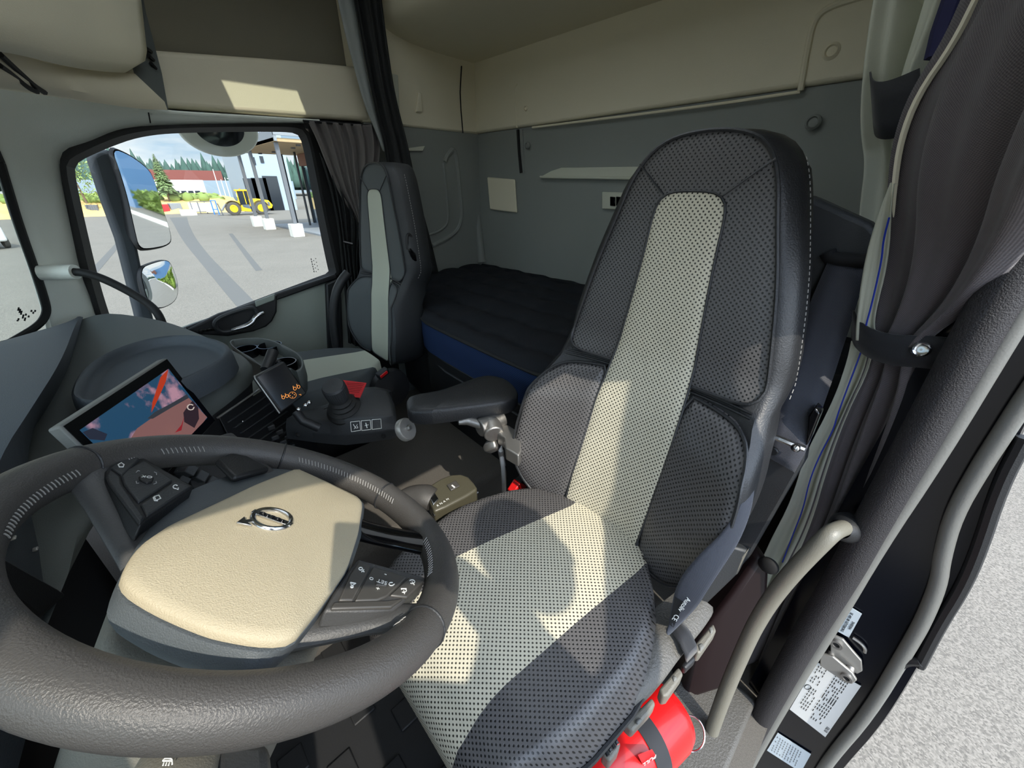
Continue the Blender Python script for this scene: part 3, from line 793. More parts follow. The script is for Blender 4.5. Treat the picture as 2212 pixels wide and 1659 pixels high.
# emblem: ring with arrow and a slanting lettered bar
eh = .0262
ec = pw.px(588, 1121, eh); r1_ = (pw.px(545, 1105, eh) - pw.px(631, 1136, eh)).normalized(); u1_ = wn.cross(r1_)
pe = PF(ec, r1_, u1_)
er = .0205
ex = math.atan2(*reversed([ (pw.px(525, 1130, eh) - ec).dot(pe.x), (pw.px(525, 1130, eh) - ec).dot(pe.y)]))
em = MB()
rows = []
for k in range(49):
    t = 2 * pi * k / 48; e = pe.p(cos(t), sin(t)) - ec
    rows.append([ec + e * (er * s) + wn * h for s, h in ((.78, -.001), (.80, .0012), (.86, .0022), (.98, .0022), (1.04, .0008), (1.05, -.001))])
em.grid(rows)
emo = em.build('emblem', M['chrome'], st); part_label(emo, 'silver ring and arrow emblem')
ad = pe.p(cos(ex), sin(ex)) - ec; as_ = wn.cross(ad)
MB().prism([ec + ad * (er * q) + as_ * (er * w) for q, w in ((1.02, -.12), (1.28, -.12), (1.22, -.42), (1.75, 0), (1.22, .42), (1.28, .12), (1.02, .12))], wn * .002).build('arrow', M['chrome'], emo, bevel=.0004)
MB().prism([pe.p(a * er, c * er) for a, c in ((-1.06, -.16), (1.06, -.16), (1.06, .2), (-1.06, .2))], wn * .0018).build('name_bar', M['chrome'], emo, bevel=.0003)
text('lettering', 'VOLVO', .0085, pe.p(0, .0006, .002), pe.x, pe.y, M['navy'], emo)
# spokes
def plate(name, pts, h, th, m, parent, bev=.002):
    return MB().prism([pw.px(u, v, h) for u, v in pts], wn * -th).build(name, m, parent, bevel=bev)
def bar(name, pts, hs, rs, m, fl=.55):
    return MB().tube(smooth([pw.px(u, v, h) for (u, v), h in zip(pts, hs)], 2), rs, 14, flat=fl, upv=wn.cross(pw.px(*pts[-1], 0) - pw.px(*pts[0], 0))).build(name, m, st)
bar('spoke', ((640, 1360), (720, 1350), (800, 1338), (868, 1334), (905, 1345)), (-.03, -.022, -.015, -.008, 0), [.022, .020, .017, .017, .022], M['spoke'])
bar('spoke', ((760, 1140), (800, 1152), (860, 1165), (925, 1175)), (-.02, -.016, -.01, -.0), [.022, .020, .020, .024], M['gloss'])
bar('spoke', ((318, 1215), (275, 1150), (232, 1082), (198, 1030), (180, 1000)), (-.03, -.02, -.012, -.004, 0), [.02, .019, .019, .021, .024], M['spoke'])
bar('spoke', ((590, 1060), (550, 1022), (505, 985), (470, 955)), (-.02, -.018, -.01, 0), [.024, .026, .028, .028], M['spoke'])
plate('spoke_window', ((468, 992), (500, 977), (536, 984), (585, 1010), (507, 1030)), .008, .01, M['black'], st, .004)
# switch pods
lp_ = plate('switch_pod', ((281, 967), (312, 988), (352, 1012), (420, 1050), (372, 1085), (316, 1121), (303, 1136), (262, 1080), (229, 1036), (224, 1020), (234, 1003), (262, 978)), .006, .02, M['black'], st, .003)
for pts in (((270, 980), (284, 972), (303, 992), (264, 1026), (240, 1010)), ((300, 1001), (310, 994), (374, 1037), (300, 1085), (268, 1046), (262, 1028), (275, 1014)), ((378, 1040), (413, 1051), (366, 1082), (318, 1114), (304, 1089)), ((238, 1014), (260, 1030), (262, 1045), (312, 1117), (303, 1130), (236, 1042), (230, 1028))):
    plate('button', pts, .0085, .004, M['charcoal'], lp_, .0015)
plate('button', ((300, 1029), (314, 1023), (333, 1031), (330, 1040), (318, 1043), (302, 1036)), .0105, .004, M['black'], lp_, .001)
rp_ = plate('switch_pod', ((774, 1207), (921, 1247), (913, 1259), (868, 1303), (850, 1315), (800, 1318), (700, 1318), (720, 1280), (752, 1232)), .004, .02, M['spoke'], st, .003)
for pts in (((776, 1212), (802, 1222), (763, 1296), (732, 1296), (757, 1240)), ((806, 1224), (880, 1246), (836, 1288), (815, 1296), (767, 1297)), ((884, 1247), (917, 1255), (880, 1290), (843, 1285)), ((722, 1300), (838, 1297), (872, 1292), (846, 1311), (715, 1314))):
    plate('button', pts, .0068, .004, M['buttons'], rp_, .0015)
plate('button', ((815, 1250), (838, 1253), (836, 1265), (812, 1263)), .0085, .003, M['buttons'], rp_, .001)
# printing on the pods: the wheel is turned, so it reads upside down from here
tx = (pw.px(838, 1262, 0) - pw.px(812, 1254, 0)).normalized() * -1; ty = wn.cross(tx)
text('lettering', 'SET', .0075, pw.px(825, 1258, .0085), tx, ty, M['icon'], rp_)
text('lettering', 'O', .006, pw.px(802, 1251, .0068), tx, ty, M['icon'], rp_)
text('lettering', '+', .008, pw.px(816, 1272, .0068), tx, ty, M['icon'], rp_)
text('lettering', '-', .010, pw.px(832, 1243, .0068), tx, ty, M['icon'], rp_)
def icon(pts_list, h, parent, w=.0011, mm='icon'):
    b = MB()
    for ln in pts_list: b.tube([pw.px(u, v, h) for u, v in ln], w / 2, 5)
    return b.build('symbol', M[mm], parent)
def arc(u, v, ru, rv, a0, a1, n=10): return [(u + ru * cos(lerp(a0, a1, k / n)), v + rv * sin(lerp(a0, a1, k / n))) for k in range(n + 1)]
icon([arc(845, 1262, 5, 3.5, .4, 5.4), [(849, 1265), (852, 1262)]], .0072, rp_)
icon([arc(890, 1257, 6, 4, -2.5, 2.2), [(890, 1257), (895, 1264)]], .0072, rp_)
icon([arc(872, 1276, 6, 4, -2.5, 2.2), [(866, 1272), (878, 1272)], [(872, 1276), (874, 1283)]], .0072, rp_)
icon([arc(779, 1229, 4, 3, 0, 6.3), [(784, 1234), (787, 1236)], [(781, 1236), (786, 1231)]], .0072, rp_)
icon([[(757, 1259), (768, 1261), (760, 1266), (757, 1259)], arc(760, 1268, 2.5, 2, 0, 6.3)], .0072, rp_, .0016)
t2 = (pw.px(330, 1034, 0) - pw.px(304, 1031, 0)).normalized() * -1
text('lettering', 'OK', .0065, pw.px(317, 1031, .0105), t2, wn.cross(t2), M['icon'], lp_)
icon([[(294, 1021), (298, 1017), (302, 1018)], [(333, 1020), (338, 1022), (338, 1026)], [(294, 1040), (295, 1045), (300, 1044)], [(332, 1046), (338, 1044), (337, 1040)]], .009, lp_, .0009, 'icon_dim')
icon([[(276, 989), (280, 993)], [(281, 987), (285, 991)], [(286, 985), (290, 989)]], .009, lp_, .001, 'icon_dim')
icon([[(255, 1004), (262, 1000), (268, 1004), (266, 1009), (258, 1009), (255, 1004)]], .009, lp_)
icon([arc(379, 1052, 5, 4, 1.2, 5.6), [(382, 1057), (385, 1058), (385, 1054)]], .009, lp_)
icon([[(333, 1073), (343, 1070), (347, 1077), (337, 1081), (333, 1073)], [(331, 1075), (334, 1082), (341, 1082)]], .009, lp_)

# ------------------------------------------------------------------ column, stalk
cl = thing('steering_column', 'grey plastic steering column cover below the wheel hub', 'steering column', wc - wn * .2)
Op = [(226, 1335), (207, 1400), (212, 1452), (300, 1485), (400, 1500), (500, 1500), (590, 1490), (645, 1470), (690, 1400), (703, 1362), (680, 1270), (600, 1180), (470, 1130), (340, 1160), (265, 1240)]
o1 = resample(smooth([pw.px(u, v, -.055) for u, v in Op], 2, True), 60, True)
oc = sum(o1, V((0, 0, 0))) / 60
rows = [[oc + wn * .012] * 60] + [[oc + (p - oc) * s + wn * h for p in o1] for s, h in ((.6, .012), (.9, .010), (.97, .004), (1, -.006), (1.0, -.06), (.96, -.16), (.8, -.26), (.6, -.42))]
MB().grid([r + [r[0]] for r in rows]).build('upper_cover', M['shroud'], cl, angle=60)
MB().tube([oc - wn * .3, oc - wn * .62 + V((0, .1, 0))], .05, 16).build('shaft', M['black'], cl)
lo = [pw.px(u, v, -.10) for u, v in ((450, 1590), (590, 1590), (596, 1650), (585, 1760), (440, 1760))]
MB().prism(lo, wn * -.05).build('lower_cover', M['charcoal'], cl, bevel=.012, bseg=3)
sk = MB().tube(smooth([pw.px(430, 1560, -.12), pw.px(400, 1620, -.11), pw.px(370, 1690, -.10), pw.px(350, 1800, -.1)], 2), [.026, .027, .028, .028], 18, flat=.6, upv=wn.cross(pw.px(430, 1560, 0) - pw.px(350, 1800, 0)))
so = sk.build('light_stalk', M['shroud'], cl)
b = MB()
for ln in (arc(362, 1644, 10, 6, pi, 2 * pi), [(352, 1644), (372, 1644)], [(354, 1648), (352, 1654)], [(360, 1648), (358, 1654)], [(366, 1648), (364, 1654)], [(372, 1646), (372, 1652)]):
    b.tube([pw.px(u, v, -.081) for u, v in ln], .0005, 5)
b.build('lamp_symbol', M['icon'], so)

# ================================================================== SMALL CONTROL DISPLAY
cd = thing('control_display', 'small square black control display with orange symbols on a bracket', 'display', W(615, 840, X=1.05))
q0, q1, q3 = W(551, 814, X=1.05), W(614, 780, X=1.07), W(606, 893, X=1.02)
pd = PF(q0, q1 - q0, q0 - q3)
q2 = pd.px(664, 850)
MB().prism([q0, q1, q2, q3], pd.n * -.028 if pd.n.dot(-q0) > 0 else pd.n * .028).build('housing', M['black'], cd, bevel=.004)
sg = 1 if pd.n.dot(-q0) > 0 else -1
MB().prism([pd.px(u, v, sg * .0005) for u, v in ((556, 815), (612, 785), (659, 849), (608, 886))], pd.n * sg * .0015).build('glass_face', M['gloss'], cd)
b = MB().tube([pd.px(550, 812, -.004), pd.px(551, 818, 0), pd.px(604, 893, 0)], .002, 6); part_label(b.build('bright_edge', M['steel'], cd), 'bright edge')
b = MB()
for (u, v) in ((612, 859), (620, 856), (637, 840), (645, 836)):
    b.tube([pd.px(*p, sg * .003) for p in arc(u, v, 3, 3.4, 0, 6.3, 12)], .0006, 5)
    b.tube([pd.px(u - 4, v - 6, sg * .003), pd.px(u - 3, v, sg * .003)], .0006, 5)
for (u, v) in ((632, 850), (636, 853), (632, 858), (627, 855)): b.ball(pd.px(u, v, sg * .003), .0011, 6)
b.tube([pd.px(*p, sg * .003) for p in arc(632, 854, 8, 7, 0, 6.3, 16)], .0004, 5)
b.tube([pd.px(646, 853, sg * .003), pd.px(650, 852, sg * .003), pd.px(650, 855, sg * .003)], .0006, 5)
part_label(b.build('lit_symbols', M['orange_glow'], cd), 'orange lit symbols')
b = MB().tube([W(640, 890, X=1.02), W(655, 910, X=1.0), W(690, 925, X=.98)], .012, 10)
b.build('mount_arm', M['black'], cd)
MB().tube([W(575, 800, X=1.10), W(590, 760, X=1.14)], .014, 10).build('mount_arm', M['black'], cd)
for (u, v) in ((645, 885), (660, 876), (668, 870)):
    MB().ball(W(u, v, X=1.0), .006, 8).build('mount_screw', M['chrome'], cd)

# ================================================================== CUP HOLDER
ch = thing('cup_holder', 'dark cup holder panel with three scalloped cups at the dash end', 'cup holder', W(580, 765, Z=-.5))
ot = resample(smooth([W(u, v, Z=-.50) for u, v in ((488, 736), (520, 731), (565, 729), (600, 738), (640, 758), (656, 775), (656, 795), (642, 806), (630, 795), (612, 800), (590, 805), (560, 790), (520, 765))], 2, True), 70, True)
cen = sum(ot, V((0, 0, 0))) / 70
rows = [shrink(ot, .012, -.085), shrink(ot, 0, -.05), shrink(ot, 0, -.004), shrink(ot, .003, 0), shrink(ot, .010, 0), shrink(ot, .014, -.006), shrink(ot, .018, -.04), [cen + V((0, 0, -.045))] * 70]
MB().grid([r + [r[0]] for r in rows]).build('holder_body', M['deck'], ch, angle=60)
for (u, v, r) in ((532, 760, .038), (584, 752, .040), (612, 790, .042)):
    q = W(u, v, Z=-.525)
    MB().lathe([(r * .6, -.06), (r * .9, -.05), (r, -.0), (r * 1.0, .012), (r * .92, .012), (r * .88, -.0), (r * .8, -.045), (0, -.05)], q, (0, 0, 1), 28).build('cup', M['gloss'], ch)
for (u, v) in ((588, 770), (602, 782)):
    MB().ball(W(u, v, Z=-.50), .008, 8).build('cup_spring', M['black'], ch)

# ================================================================== SEATS
ZS = [-.75, -.70, -.6, -.5, -.3, 0, .1]; YS = [-.575, -.585, -.615, -.65, -.71, -.745, -.765]
def yc(z): return interp(z, ZS, YS)
def bol(x, z):
    a = min(1, abs(x) / .25) ** 3
    low = max(0, min(1, (-.30 - z) / .12))
    return lerp(.010, .085, low) * lerp(a, min(1, abs(x) / .235) ** 2.2, low)
def mirror(half): return [(x, z) for x, z in half] + [(-x, z) for x, z in half[::-1]]
UPH = [(0.0, .085), (.058, .079), (.098, .058), (.124, .012), (.140, -.045), (.170, -.14), (.199, -.27), (.206, -.31), (.190, -.332), (.13, -.337), (.0, -.337)]
STH = [(0.0, -.006), (.036, -.007), (.057, -.018), (.064, -.042), (.066, -.10), (.071, -.17), (.079, -.26), (.089, -.36), (.095, -.45), (.096, -.55), (.095, -.65), (.092, -.70), (0, -.705)]
WGH = [(.080, -.350), (.13, -.354), (.19, -.362), (.222, -.385), (.240, -.44), (.245, -.54), (.226, -.61), (.190, -.664), (.150, -.690), (.085, -.694)]
BOH = [(0, .088), (.061, .082), (.102, .061), (.131, .012), (.150, -.045), (.180, -.14), (.208, -.27), (.215, -.325), (.214, -.352), (.232, -.39), (.245, -.45), (.248, -.54), (.229, -.614), (.193, -.668), (.150, -.696), (0, -.70)]

def make_seat(name, label, cx, dy, mats, ccx, wing=1.0, lean=1.0):
    """truck seat: back shell, perforated panels, cushion in three strips, piping"""
    t = thing(name, label, 'seat', (cx, -.5 + dy, FZ))
    def S(x, z, off=0): return V((cx + x * lerp(1, wing, max(0, min(1, (-.28 - z) / .1))), lerp(-.745, yc(z), lean) + bol(x, z) * lerp(.6, 1, lean) + off + dy, z))
    def outline(pts, n, closed=True, sm=2):
        return [(p.x, p.y) for p in resample(smooth([V((a, c, 0)) for a, c in pts], sm, closed), n, closed)]
    def patch(nm, pts, off, bulge, m, drop=.014, n=96, rings=9, uvs=1.0, sm=2):
        o = outline(pts, n, True, sm)
        mx = sum(a for a, c in o) / n; mz = sum(c for a, c in o) / n
        rows, uv = [], []
        for k in range(rings + 2):
            if k == 0: s, h = 1.0, -drop
            elif k == 1: s, h = 1.0, -.002
            else:
                s = 1 - ((k - 1) / rings) ** 1.0
                h = bulge * (1 - s ** 6)
            rows.append([S(mx + (a - mx) * s, mz + (c - mz) * s, off + h) for a, c in o])
            uv.append([(mx + (a - mx) * s, mz + (c - mz) * s) for a, c in o])
        return MB().grid([r + [r[0]] for r in rows], [r + [r[0]] for r in uv]).build(nm, m, t, angle=60), o
    # shell
    full = mirror(BOH[1:-1])
    o = outline(full, 120)
    nrm = []
    for i in range(120):
        a, c = o[i - 1], o[(i + 1) % 120]; d = V((c[0] - a[0], c[1] - a[1])).normalized(); nrm.append((d.y, -d.x))
    cenx = 0; sgn = 1 if nrm[0][0] * o[0][0] + nrm[0][1] * (o[0][1] + .3) > 0 else -1
    rows = [[S(a * .96, c * .985 - .004, .004) for a, c in o]]
    for d, off in ((0, -.002), (.012, -.012), (.019, -.03), (.019, -.07), (.008, -.105), (-.03, -.125)):
        rows.append([S(a + sgn * p[0] * d * lerp(.2, 1, max(0, min(1, (c + .42) / .16))), c + (.25 if c > .02 else 1) * sgn * p[1] * d * lerp(.2, 1, max(0, min(1, (c + .42) / .16))), off - max(0, (-.25 - c)) * .06) for (a, c), p in zip(o, nrm)])
    rows = [[S(a * q, -.3 + (c + .3) * q, -.004) for a, c in o] for q in (0, .2, .4, .6, .8)] + rows; rows.append([S(0, -.3, -.13)] * 120)
    sh = MB().grid([r + [r[0]] for r in rows]).build('back_shell', mats['shell'], t, angle=60)
    b = MB()
    for i in range(120):
        if o[i][1] < -.33: continue
        a, c = o[i]; p = nrm[i]; a2, c2 = o[(i + 1) % 120]
        for q in (.2, .7):
            x, z = lerp(a, a2, q), lerp(c, c2, q)
            if z < -.33 or z > .03: continue
            P = S(x + sgn * p[0] * .0195, z + sgn * p[1] * .0195, -.05); Q = S(lerp(a, a2, q + .3) + sgn * p[0] * .0195, lerp(c, c2, q + .3) + sgn * p[1] * .0195, -.05)
            b.tube([P, Q], .0008, 4)
    so = b.build('shell_stitching', M['stitch'], sh); so['kind'] = 'stuff'
    up, uo = patch('upper_panel', mirror(UPH[:-1])[1:], .006, .005, mats['side'])
    st_, so_ = patch('center_stripe', mirror(STH[:-1])[1:], .013, .004, mats['mid'], n=120)
    part_label(st_, 'cream centre stripe')
    for sg in (1, -1):
        w, wo = patch('side_bolster', [(sg * x, z) for x, z in WGH], .006, .012, mats['side'], drop=.02)
        part_label(w, 'lower side bolster')
        b = MB().tube([S(a, c, .008) for a, c in wo], .0032, 6, closed=True)
        b.build('piping', mats['shell'], w)
    b = MB().tube([S(a, c, .008) for a, c in uo], .0032, 6, closed=True); b.build('piping', mats['shell'], up)
    b = MB().tube([S(a, c, .012) for a, c in so_], .0022, 6, closed=True); b.build('piping', mats['shell'], st_)
    for sg in (1, -1):
        b = MB(); b.tube([S(sg * lerp(.052, .112, k / 6), lerp(-.012, .038, k / 6), .0115) for k in range(7)], .0016, 5)
        b.build('panel_seam', mats['shell'], up)
    b = MB()
    for k in range(2):
        b.tube([S(x / 20, -.341 - .007 * k, .002) for x in [j * .4 - 4 for j in range(21)]], .0025, 6)
    b.build('waist_seam', mats['shell'], sh)
    # cushion
    YB = [-.60, -.57, -.52, -.49, -.43, -.38, -.34, -.25, -.185, -.14, -.115]
    HW = [.11, .15, .195, .215, .238, .250, .252, .242, .225, .20, .17]
    def cz(y): return interp(y, [-.60, -.5, -.35, -.2, -.15, -.115], [-.668, -.664, -.658, -.660, -.672, -.70])
    ny = 46
    ys = [lerp(-.60, -.112, k / (ny - 1)) for k in range(ny)]
    sl = lambda y: interp(y, [-.56, -.27, -.11], [.05, .118, .085])
    sr = lambda y: interp(y, [-.52, -.18, -.11], [-.147, -.112, -.113])
    def crow(y, xs):
        hw = interp(y, YB, HW)
        out, uv = [], []
        for x in xs(y, hw):
            e = abs(x) / hw
            z = cz(y) + .006 * (1 - e * e) - .075 * max(0, (e - .86) / .14) ** 2.2
            if e > .999: z -= .0
            out.append(V((ccx + x, y + dy, z))); uv.append((x, y - (z + .66) * .6))
        return out, uv
    def strip(nm, f, m, lab=None):
        rows, uv = [], []
        for y in ys:
            r, q = crow(y, f); rows.append(r); uv.append(q)
        r = rows[-1]
        for dz, dyy in ((-.03, .012), (-.07, .012), (-.11, -.002)):
            rows.append([p + V((0, dyy, dz)) for p in r]); uv.append([(q[0], q[1] - dz) for q in uv[ny - 1]])
        o_ = MB().grid(rows, uv).build(nm, m, t, angle=60)
        if lab: part_label(o_, lab)
        return o_
    strip('cushion_stripe', lambda y, hw: [lerp(max(-hw, sr(y)), min(hw, sl(y)), k / 14) for k in range(15)], mats['mid'], 'cream strip of the seat cushion')
    def edge(a, c): return [lerp(a, c, 1 - (1 - k / 14) ** 1.6) for k in range(15)]
    strip('cushion_side', lambda y, hw: edge(min(hw * .98, sl(y)), hw), mats['side'])
    strip('cushion_side', lambda y, hw: edge(max(-hw * .98, sr(y)), -hw), mats['side'])
    pl = []
    for sg in (1, -1):
        pts = []
        for y in ys[4:]:
            hw = interp(y, YB, HW); pts.append(V((ccx + sg * (hw + .002), y + dy, cz(y) - .072)))
        pl.append(pts)
    for q in pl: MB().tube(q, .004, 6).build('cushion_piping', mats['shell'], t)
    # cushion body and pedestal
    oo = [(interp(y, YB, HW) + .0, y) for y in ys[::3]]; oo = oo + [(-x, y) for x, y in oo[::-1]]
    b = MB().prism([V((ccx + x * .99, y + dy - .002, -.725)) for x, y in oo], (0, 0, -.055)); b.build('cushion_base', mats['shell'], t)
    b = MB().box((ccx, -.36 + dy, -.99), (.30, .36, .42)); b.build('pedestal', M['black_m'], t, bevel=.02)
    return t, S

dmats = dict(shell=M['leather_plain'], side=M['leather_dark'], mid=M['leather_cream'])
ds, SD = make_seat('driver_chair', 'large perforated black and cream leather driver seat beside the open door', .325, 0, dmats, .342)
pm = dict(shell=mat('seat_cloth_black', (40, 42, 44), .6, bump=.3, bscale=500), side=mat('seat_cloth_dark', (70, 75, 77), .7, bump=.3, bscale=700), mid=mat('seat_cloth_cream', (178, 182, 166), .75, bump=.3, bscale=900))
psd, SP = make_seat('passenger_chair', 'smaller black seat with a pale stripe beside the passenger door', 1.60, -.03, pm, 1.60, .88, .5)
# passenger seat extras
b = MB().tube(smooth([W(878, 510, X=1.40), W(884, 505, X=1.40), (W(890, 515, X=1.40)), W(896, 548, X=1.40), W(900, 568, X=1.40), W(890, 562, X=1.40), W(880, 540, X=1.40)], 2, True), .006, 8, closed=True)
b.build('lever_recess', M['black'], psd)
b = MB().tube([W(884, 538, X=1.39), W(892, 552, X=1.385), W(898, 568, X=1.385)], [.006, .012, .008], 8)
part_label(b.build('backrest_lever', M['gloss'], psd), 'black release lever')
MB().lathe([(.0, -.03), (.075, -.03), (.085, -.01), (.08, .015), (.0, .025)], V((1.37, -.60, -.74)), (-1, 0, 0), 28).build('recliner_cover', M['black'], psd)
MB().tube(smooth([W(752, 590, X=1.84), W(738, 606, X=1.84), W(724, 636, X=1.85), W(719, 690, X=1.86), W(727, 750, X=1.86)], 2), .02, 10).build('outer_arm', M['black'], psd)
bk = thing('belt_buckle', 'small red button buckle beside the passenger seat cushion', 'buckle', W(828, 808, X=1.36))
MB().prism([W(817, 812, X=1.345), W(838, 796, X=1.345), W(843, 806, X=1.345), W(822, 823, X=1.345)], (.03, 0, 0)).build('buckle_body', M['black'], bk, bevel=.004)
part_label(MB().prism([W(821, 813, X=1.343), W(836, 801, X=1.343), W(839, 806, X=1.343), W(824, 819, X=1.343)], (.006, 0, 0)).build('release_button', M['red'], bk, bevel=.002), 'red release button')

# driver seat side skirt with switch pods
Lk = [(1512, 1296), (1452, 1346), (1412, 1384), (1396, 1462), (1335, 1545), (1245, 1606), (1150, 1655)]
Rk = [(1540, 1312), (1541, 1330), (1484, 1400), (1428, 1478), (1372, 1530), (1265, 1618), (1180, 1690)]
a = resample(smooth([W(u, v, Z=-.715) for u, v in Lk], 1), 40); c = resample(smooth([W(u, v, Z=-.73) for u, v in Rk], 1), 40)
skr = MB().grid([[p + V((.04, 0, -.01)) for p in a], a, [p.lerp(q, .5) + V((0, 0, .004)) for p, q in zip(a, c)], [p.lerp(q, .88) + V((0, 0, .001)) for p, q in zip(a, c)], c, [p + V((.004, 0, -.03)) for p in c], [p + V((.02, 0, -.09)) for p in c]]).build('side_skirt', M['skirt'], ds, angle=70)
def pod(pts, z, th, m=M['shroud'], name='switch_pod'):
    return MB().prism([W(u, v, Z=z) for u, v in pts], (0, 0, -th)).build(name, m, skr, bevel=.004, bseg=3)
pod(((1541, 1346), (1548, 1362), (1514, 1411), (1505, 1410), (1500, 1394)), -.752, .03)
pod(((1466, 1440), (1477, 1456), (1444, 1503), (1432, 1506), (1424, 1488)), -.752, .03)
pod(((1495, 1410), (1504, 1424), (1482, 1446), (1472, 1436)), -.757, .02, M['black'])
pod(((1408, 1506), (1417, 1520), (1404, 1540), (1366, 1581), (1348, 1564)), -.755, .025)
for pts in (((1531, 1355), (1538, 1352), (1542, 1362), (1536, 1370)), ((1508, 1392), (1517, 1388), (1523, 1396), (1513, 1407)), ((1452, 1461), (1459, 1458), (1464, 1465), (1456, 1473)), ((1372, 1556), (1382, 1548), (1389, 1556), (1378, 1566))):
    pod(pts, -.749, .006, M['seal_grey'], 'seat_switch')
kn = pod(((1320, 1588), (1342, 1604), (1336, 1622), (1317, 1647), (1300, 1628)), -.752, .03, M['shroud'])
for k in range(4):
    u, v = 1309 + 7 * k, 1628 - 8 * k
    b = MB().tube([W(u - 2, v - 8, Z=-.746), W(u + 5, v + 5, Z=-.746)], .003, 6); b.build('dial_grip', M['chrome'] if k % 2 else M['black'], kn)
b = MB().prism([W(1466, 1255, Y=-.64), W(1580, 1180, Y=-.69), W(1618, 1192, Y=-.71), W(1590, 1243, Y=-.70), W(1500, 1330, Y=-.64)], (0, -.03, -.01))
b.build('hinge_cover', M['charcoal'], ds, bevel=.006)
part_label(MB().prism([W(1562, 1226, Y=-.695), W(1614, 1192, Y=-.705), W(1590, 1246, Y=-.70)], (0, -.02, 0)).build('hinge_cap', M['shroud'], ds, bevel=.004), 'pale triangular cap')

# seat belt of the driver seat
sb = thing('seat_belt', 'dark woven seat belt running down the door side of the driver seat', 'seat belt', W(1740, 760, Y=-.84))
br = MB().prism([W(u, v, Y=-.95) for u, v in ((1740, 420), (1770, 432), (1880, 482), (1905, 510), (1895, 580), (1850, 640), (1795, 650), (1740, 700), (1720, 600))], (0, -.05, 0))
br.build('belt_guide', M['charcoal'], sb, bevel=.01, bseg=3)
b = MB().tube(smooth([W(1788, 545, Y=-.943), W(1795, 560, Y=-.943), W(1870, 566, Y=-.943)], 1), .013, 10); part_label(b.build('guide_slot', M['black_m'], sb), 'dark belt slot')
sd_ = W(1800, 660, Y=-.86) - W(1740, 640, Y=-.86)
MB().ribbon(resample(smooth([W(1832, 572, Y=-.938), W(1805, 640, Y=-.925), W(1760, 770, Y=-.88), W(1708, 940, Y=-.80), W(1680, 1000, Y=-.79)], 2), 24), [.062, .072, .074, .068, .062], sd_).build('upper_webbing', M['webbing'], sb, solid=.0025)
gb = MB().tube([W(1638, 922, Y=-.775), W(1660, 938, Y=-.77), W(1738, 970, Y=-.78)], .006, 8); part_label(gb.build('guide_bar', M['chrome'], sb), 'shiny guide bar')
MB().ball(W(1719, 968, Y=-.772), .008, 8).build('guide_pin', M['chrome'], sb)
MB().prism([W(u, v, Y=-.80) for u, v in ((1668, 940), (1742, 975), (1738, 1000), (1622, 1200), (1580, 1260), (1530, 1290), (1560, 1190), (1625, 1090))], (0, -.03, 0)).build('lower_guide', M['charcoal'], sb, bevel=.006)
b = MB().prism([W(u, v, Y=-.80) for u, v in ((1745, 900), (1760, 880), (1772, 895), (1750, 950), (1740, 968))], (0, -.03, 0)); b.build('height_adjuster', M['gloss'], sb, bevel=.003)
MB().lathe([(.009, 0), (.009, .003), (.007, .005), (0, .005)], W(1671, 974, Y=-.787), (0, 1, 0), 16).build('webbing_button', M['black'], sb)
YL = [-.68, -.63, -.585, -.55, -.515, -.49, -.475, -.465, -.455]
le = smooth([W(u, v, Y=y) for (u, v), y in zip(((1622, 960), (1618, 1030), (1600, 1090), (1562, 1150), (1510, 1198), (1470, 1246), (1454, 1290), (1446, 1344), (1440, 1366)), YL)], 2)
re_ = smooth([W(u, v, Y=y - .012) for (u, v), y in zip(((1628, 960), (1631, 1030), (1624, 1098), (1598, 1168), (1560, 1226), (1530, 1272), (1508, 1308), (1473, 1344), (1446, 1370)), YL)], 2)
rows, uv, d = [], [], 0
for i, (p, q) in enumerate(zip(le, re_)):
    if i: d += (p - le[i - 1]).length
    rows.append([p.lerp(q, k / 6) + V((0, .003 * sin(pi * k / 6), 0)) for k in range(7)]); uv.append([(k * .008, d) for k in range(7)])
wbm = MB().grid(rows, uv)
lb = wbm.build('lower_webbing', M['webbing'], sb, solid=.0025, angle=60)
tdx = W(1455, 1300, Y=-.62) - W(1490, 1325, Y=-.62); tdy = W(1440, 1340, Y=-.62) - W(1470, 1290, Y=-.63)
H = lambda u, v, l=.0035: wbm.hit(u, v, l)
lab_ = MB().grid([[H(lerp(1458, 1446, t), lerp(1290, 1350, t)), H(lerp(1478, 1455, t), lerp(1302, 1356, t)), H(lerp(1500, 1464, t), lerp(1316, 1362, t))] for t in [k / 5 for k in range(6)]]).build('belt_label', M['black_m'], sb)
text('lettering', 'Autoliv', .0105, H(1478, 1306, .005), H(1466, 1322) - H(1488, 1292), H(1490, 1316) - H(1466, 1300), M['icon'], lab_, lift=.0008)
text('lettering', 'CE', .011, H(1459, 1334, .005), H(1452, 1344) - H(1466, 1322), H(1468, 1342) - H(1450, 1328), M['icon'], lab_, lift=.0008)
tg_ = MB().ribbon([W(1462, 1352, Z=-.705), W(1480, 1378, Z=-.708), W(1492, 1405, Z=-.715), W(1494, 1418, Z=-.735)], .032, W(1460, 1385, Z=-.71) - W(1500, 1345, Z=-.71)); tg_.build('anchor_strap', M['band'], sb, solid=.003)

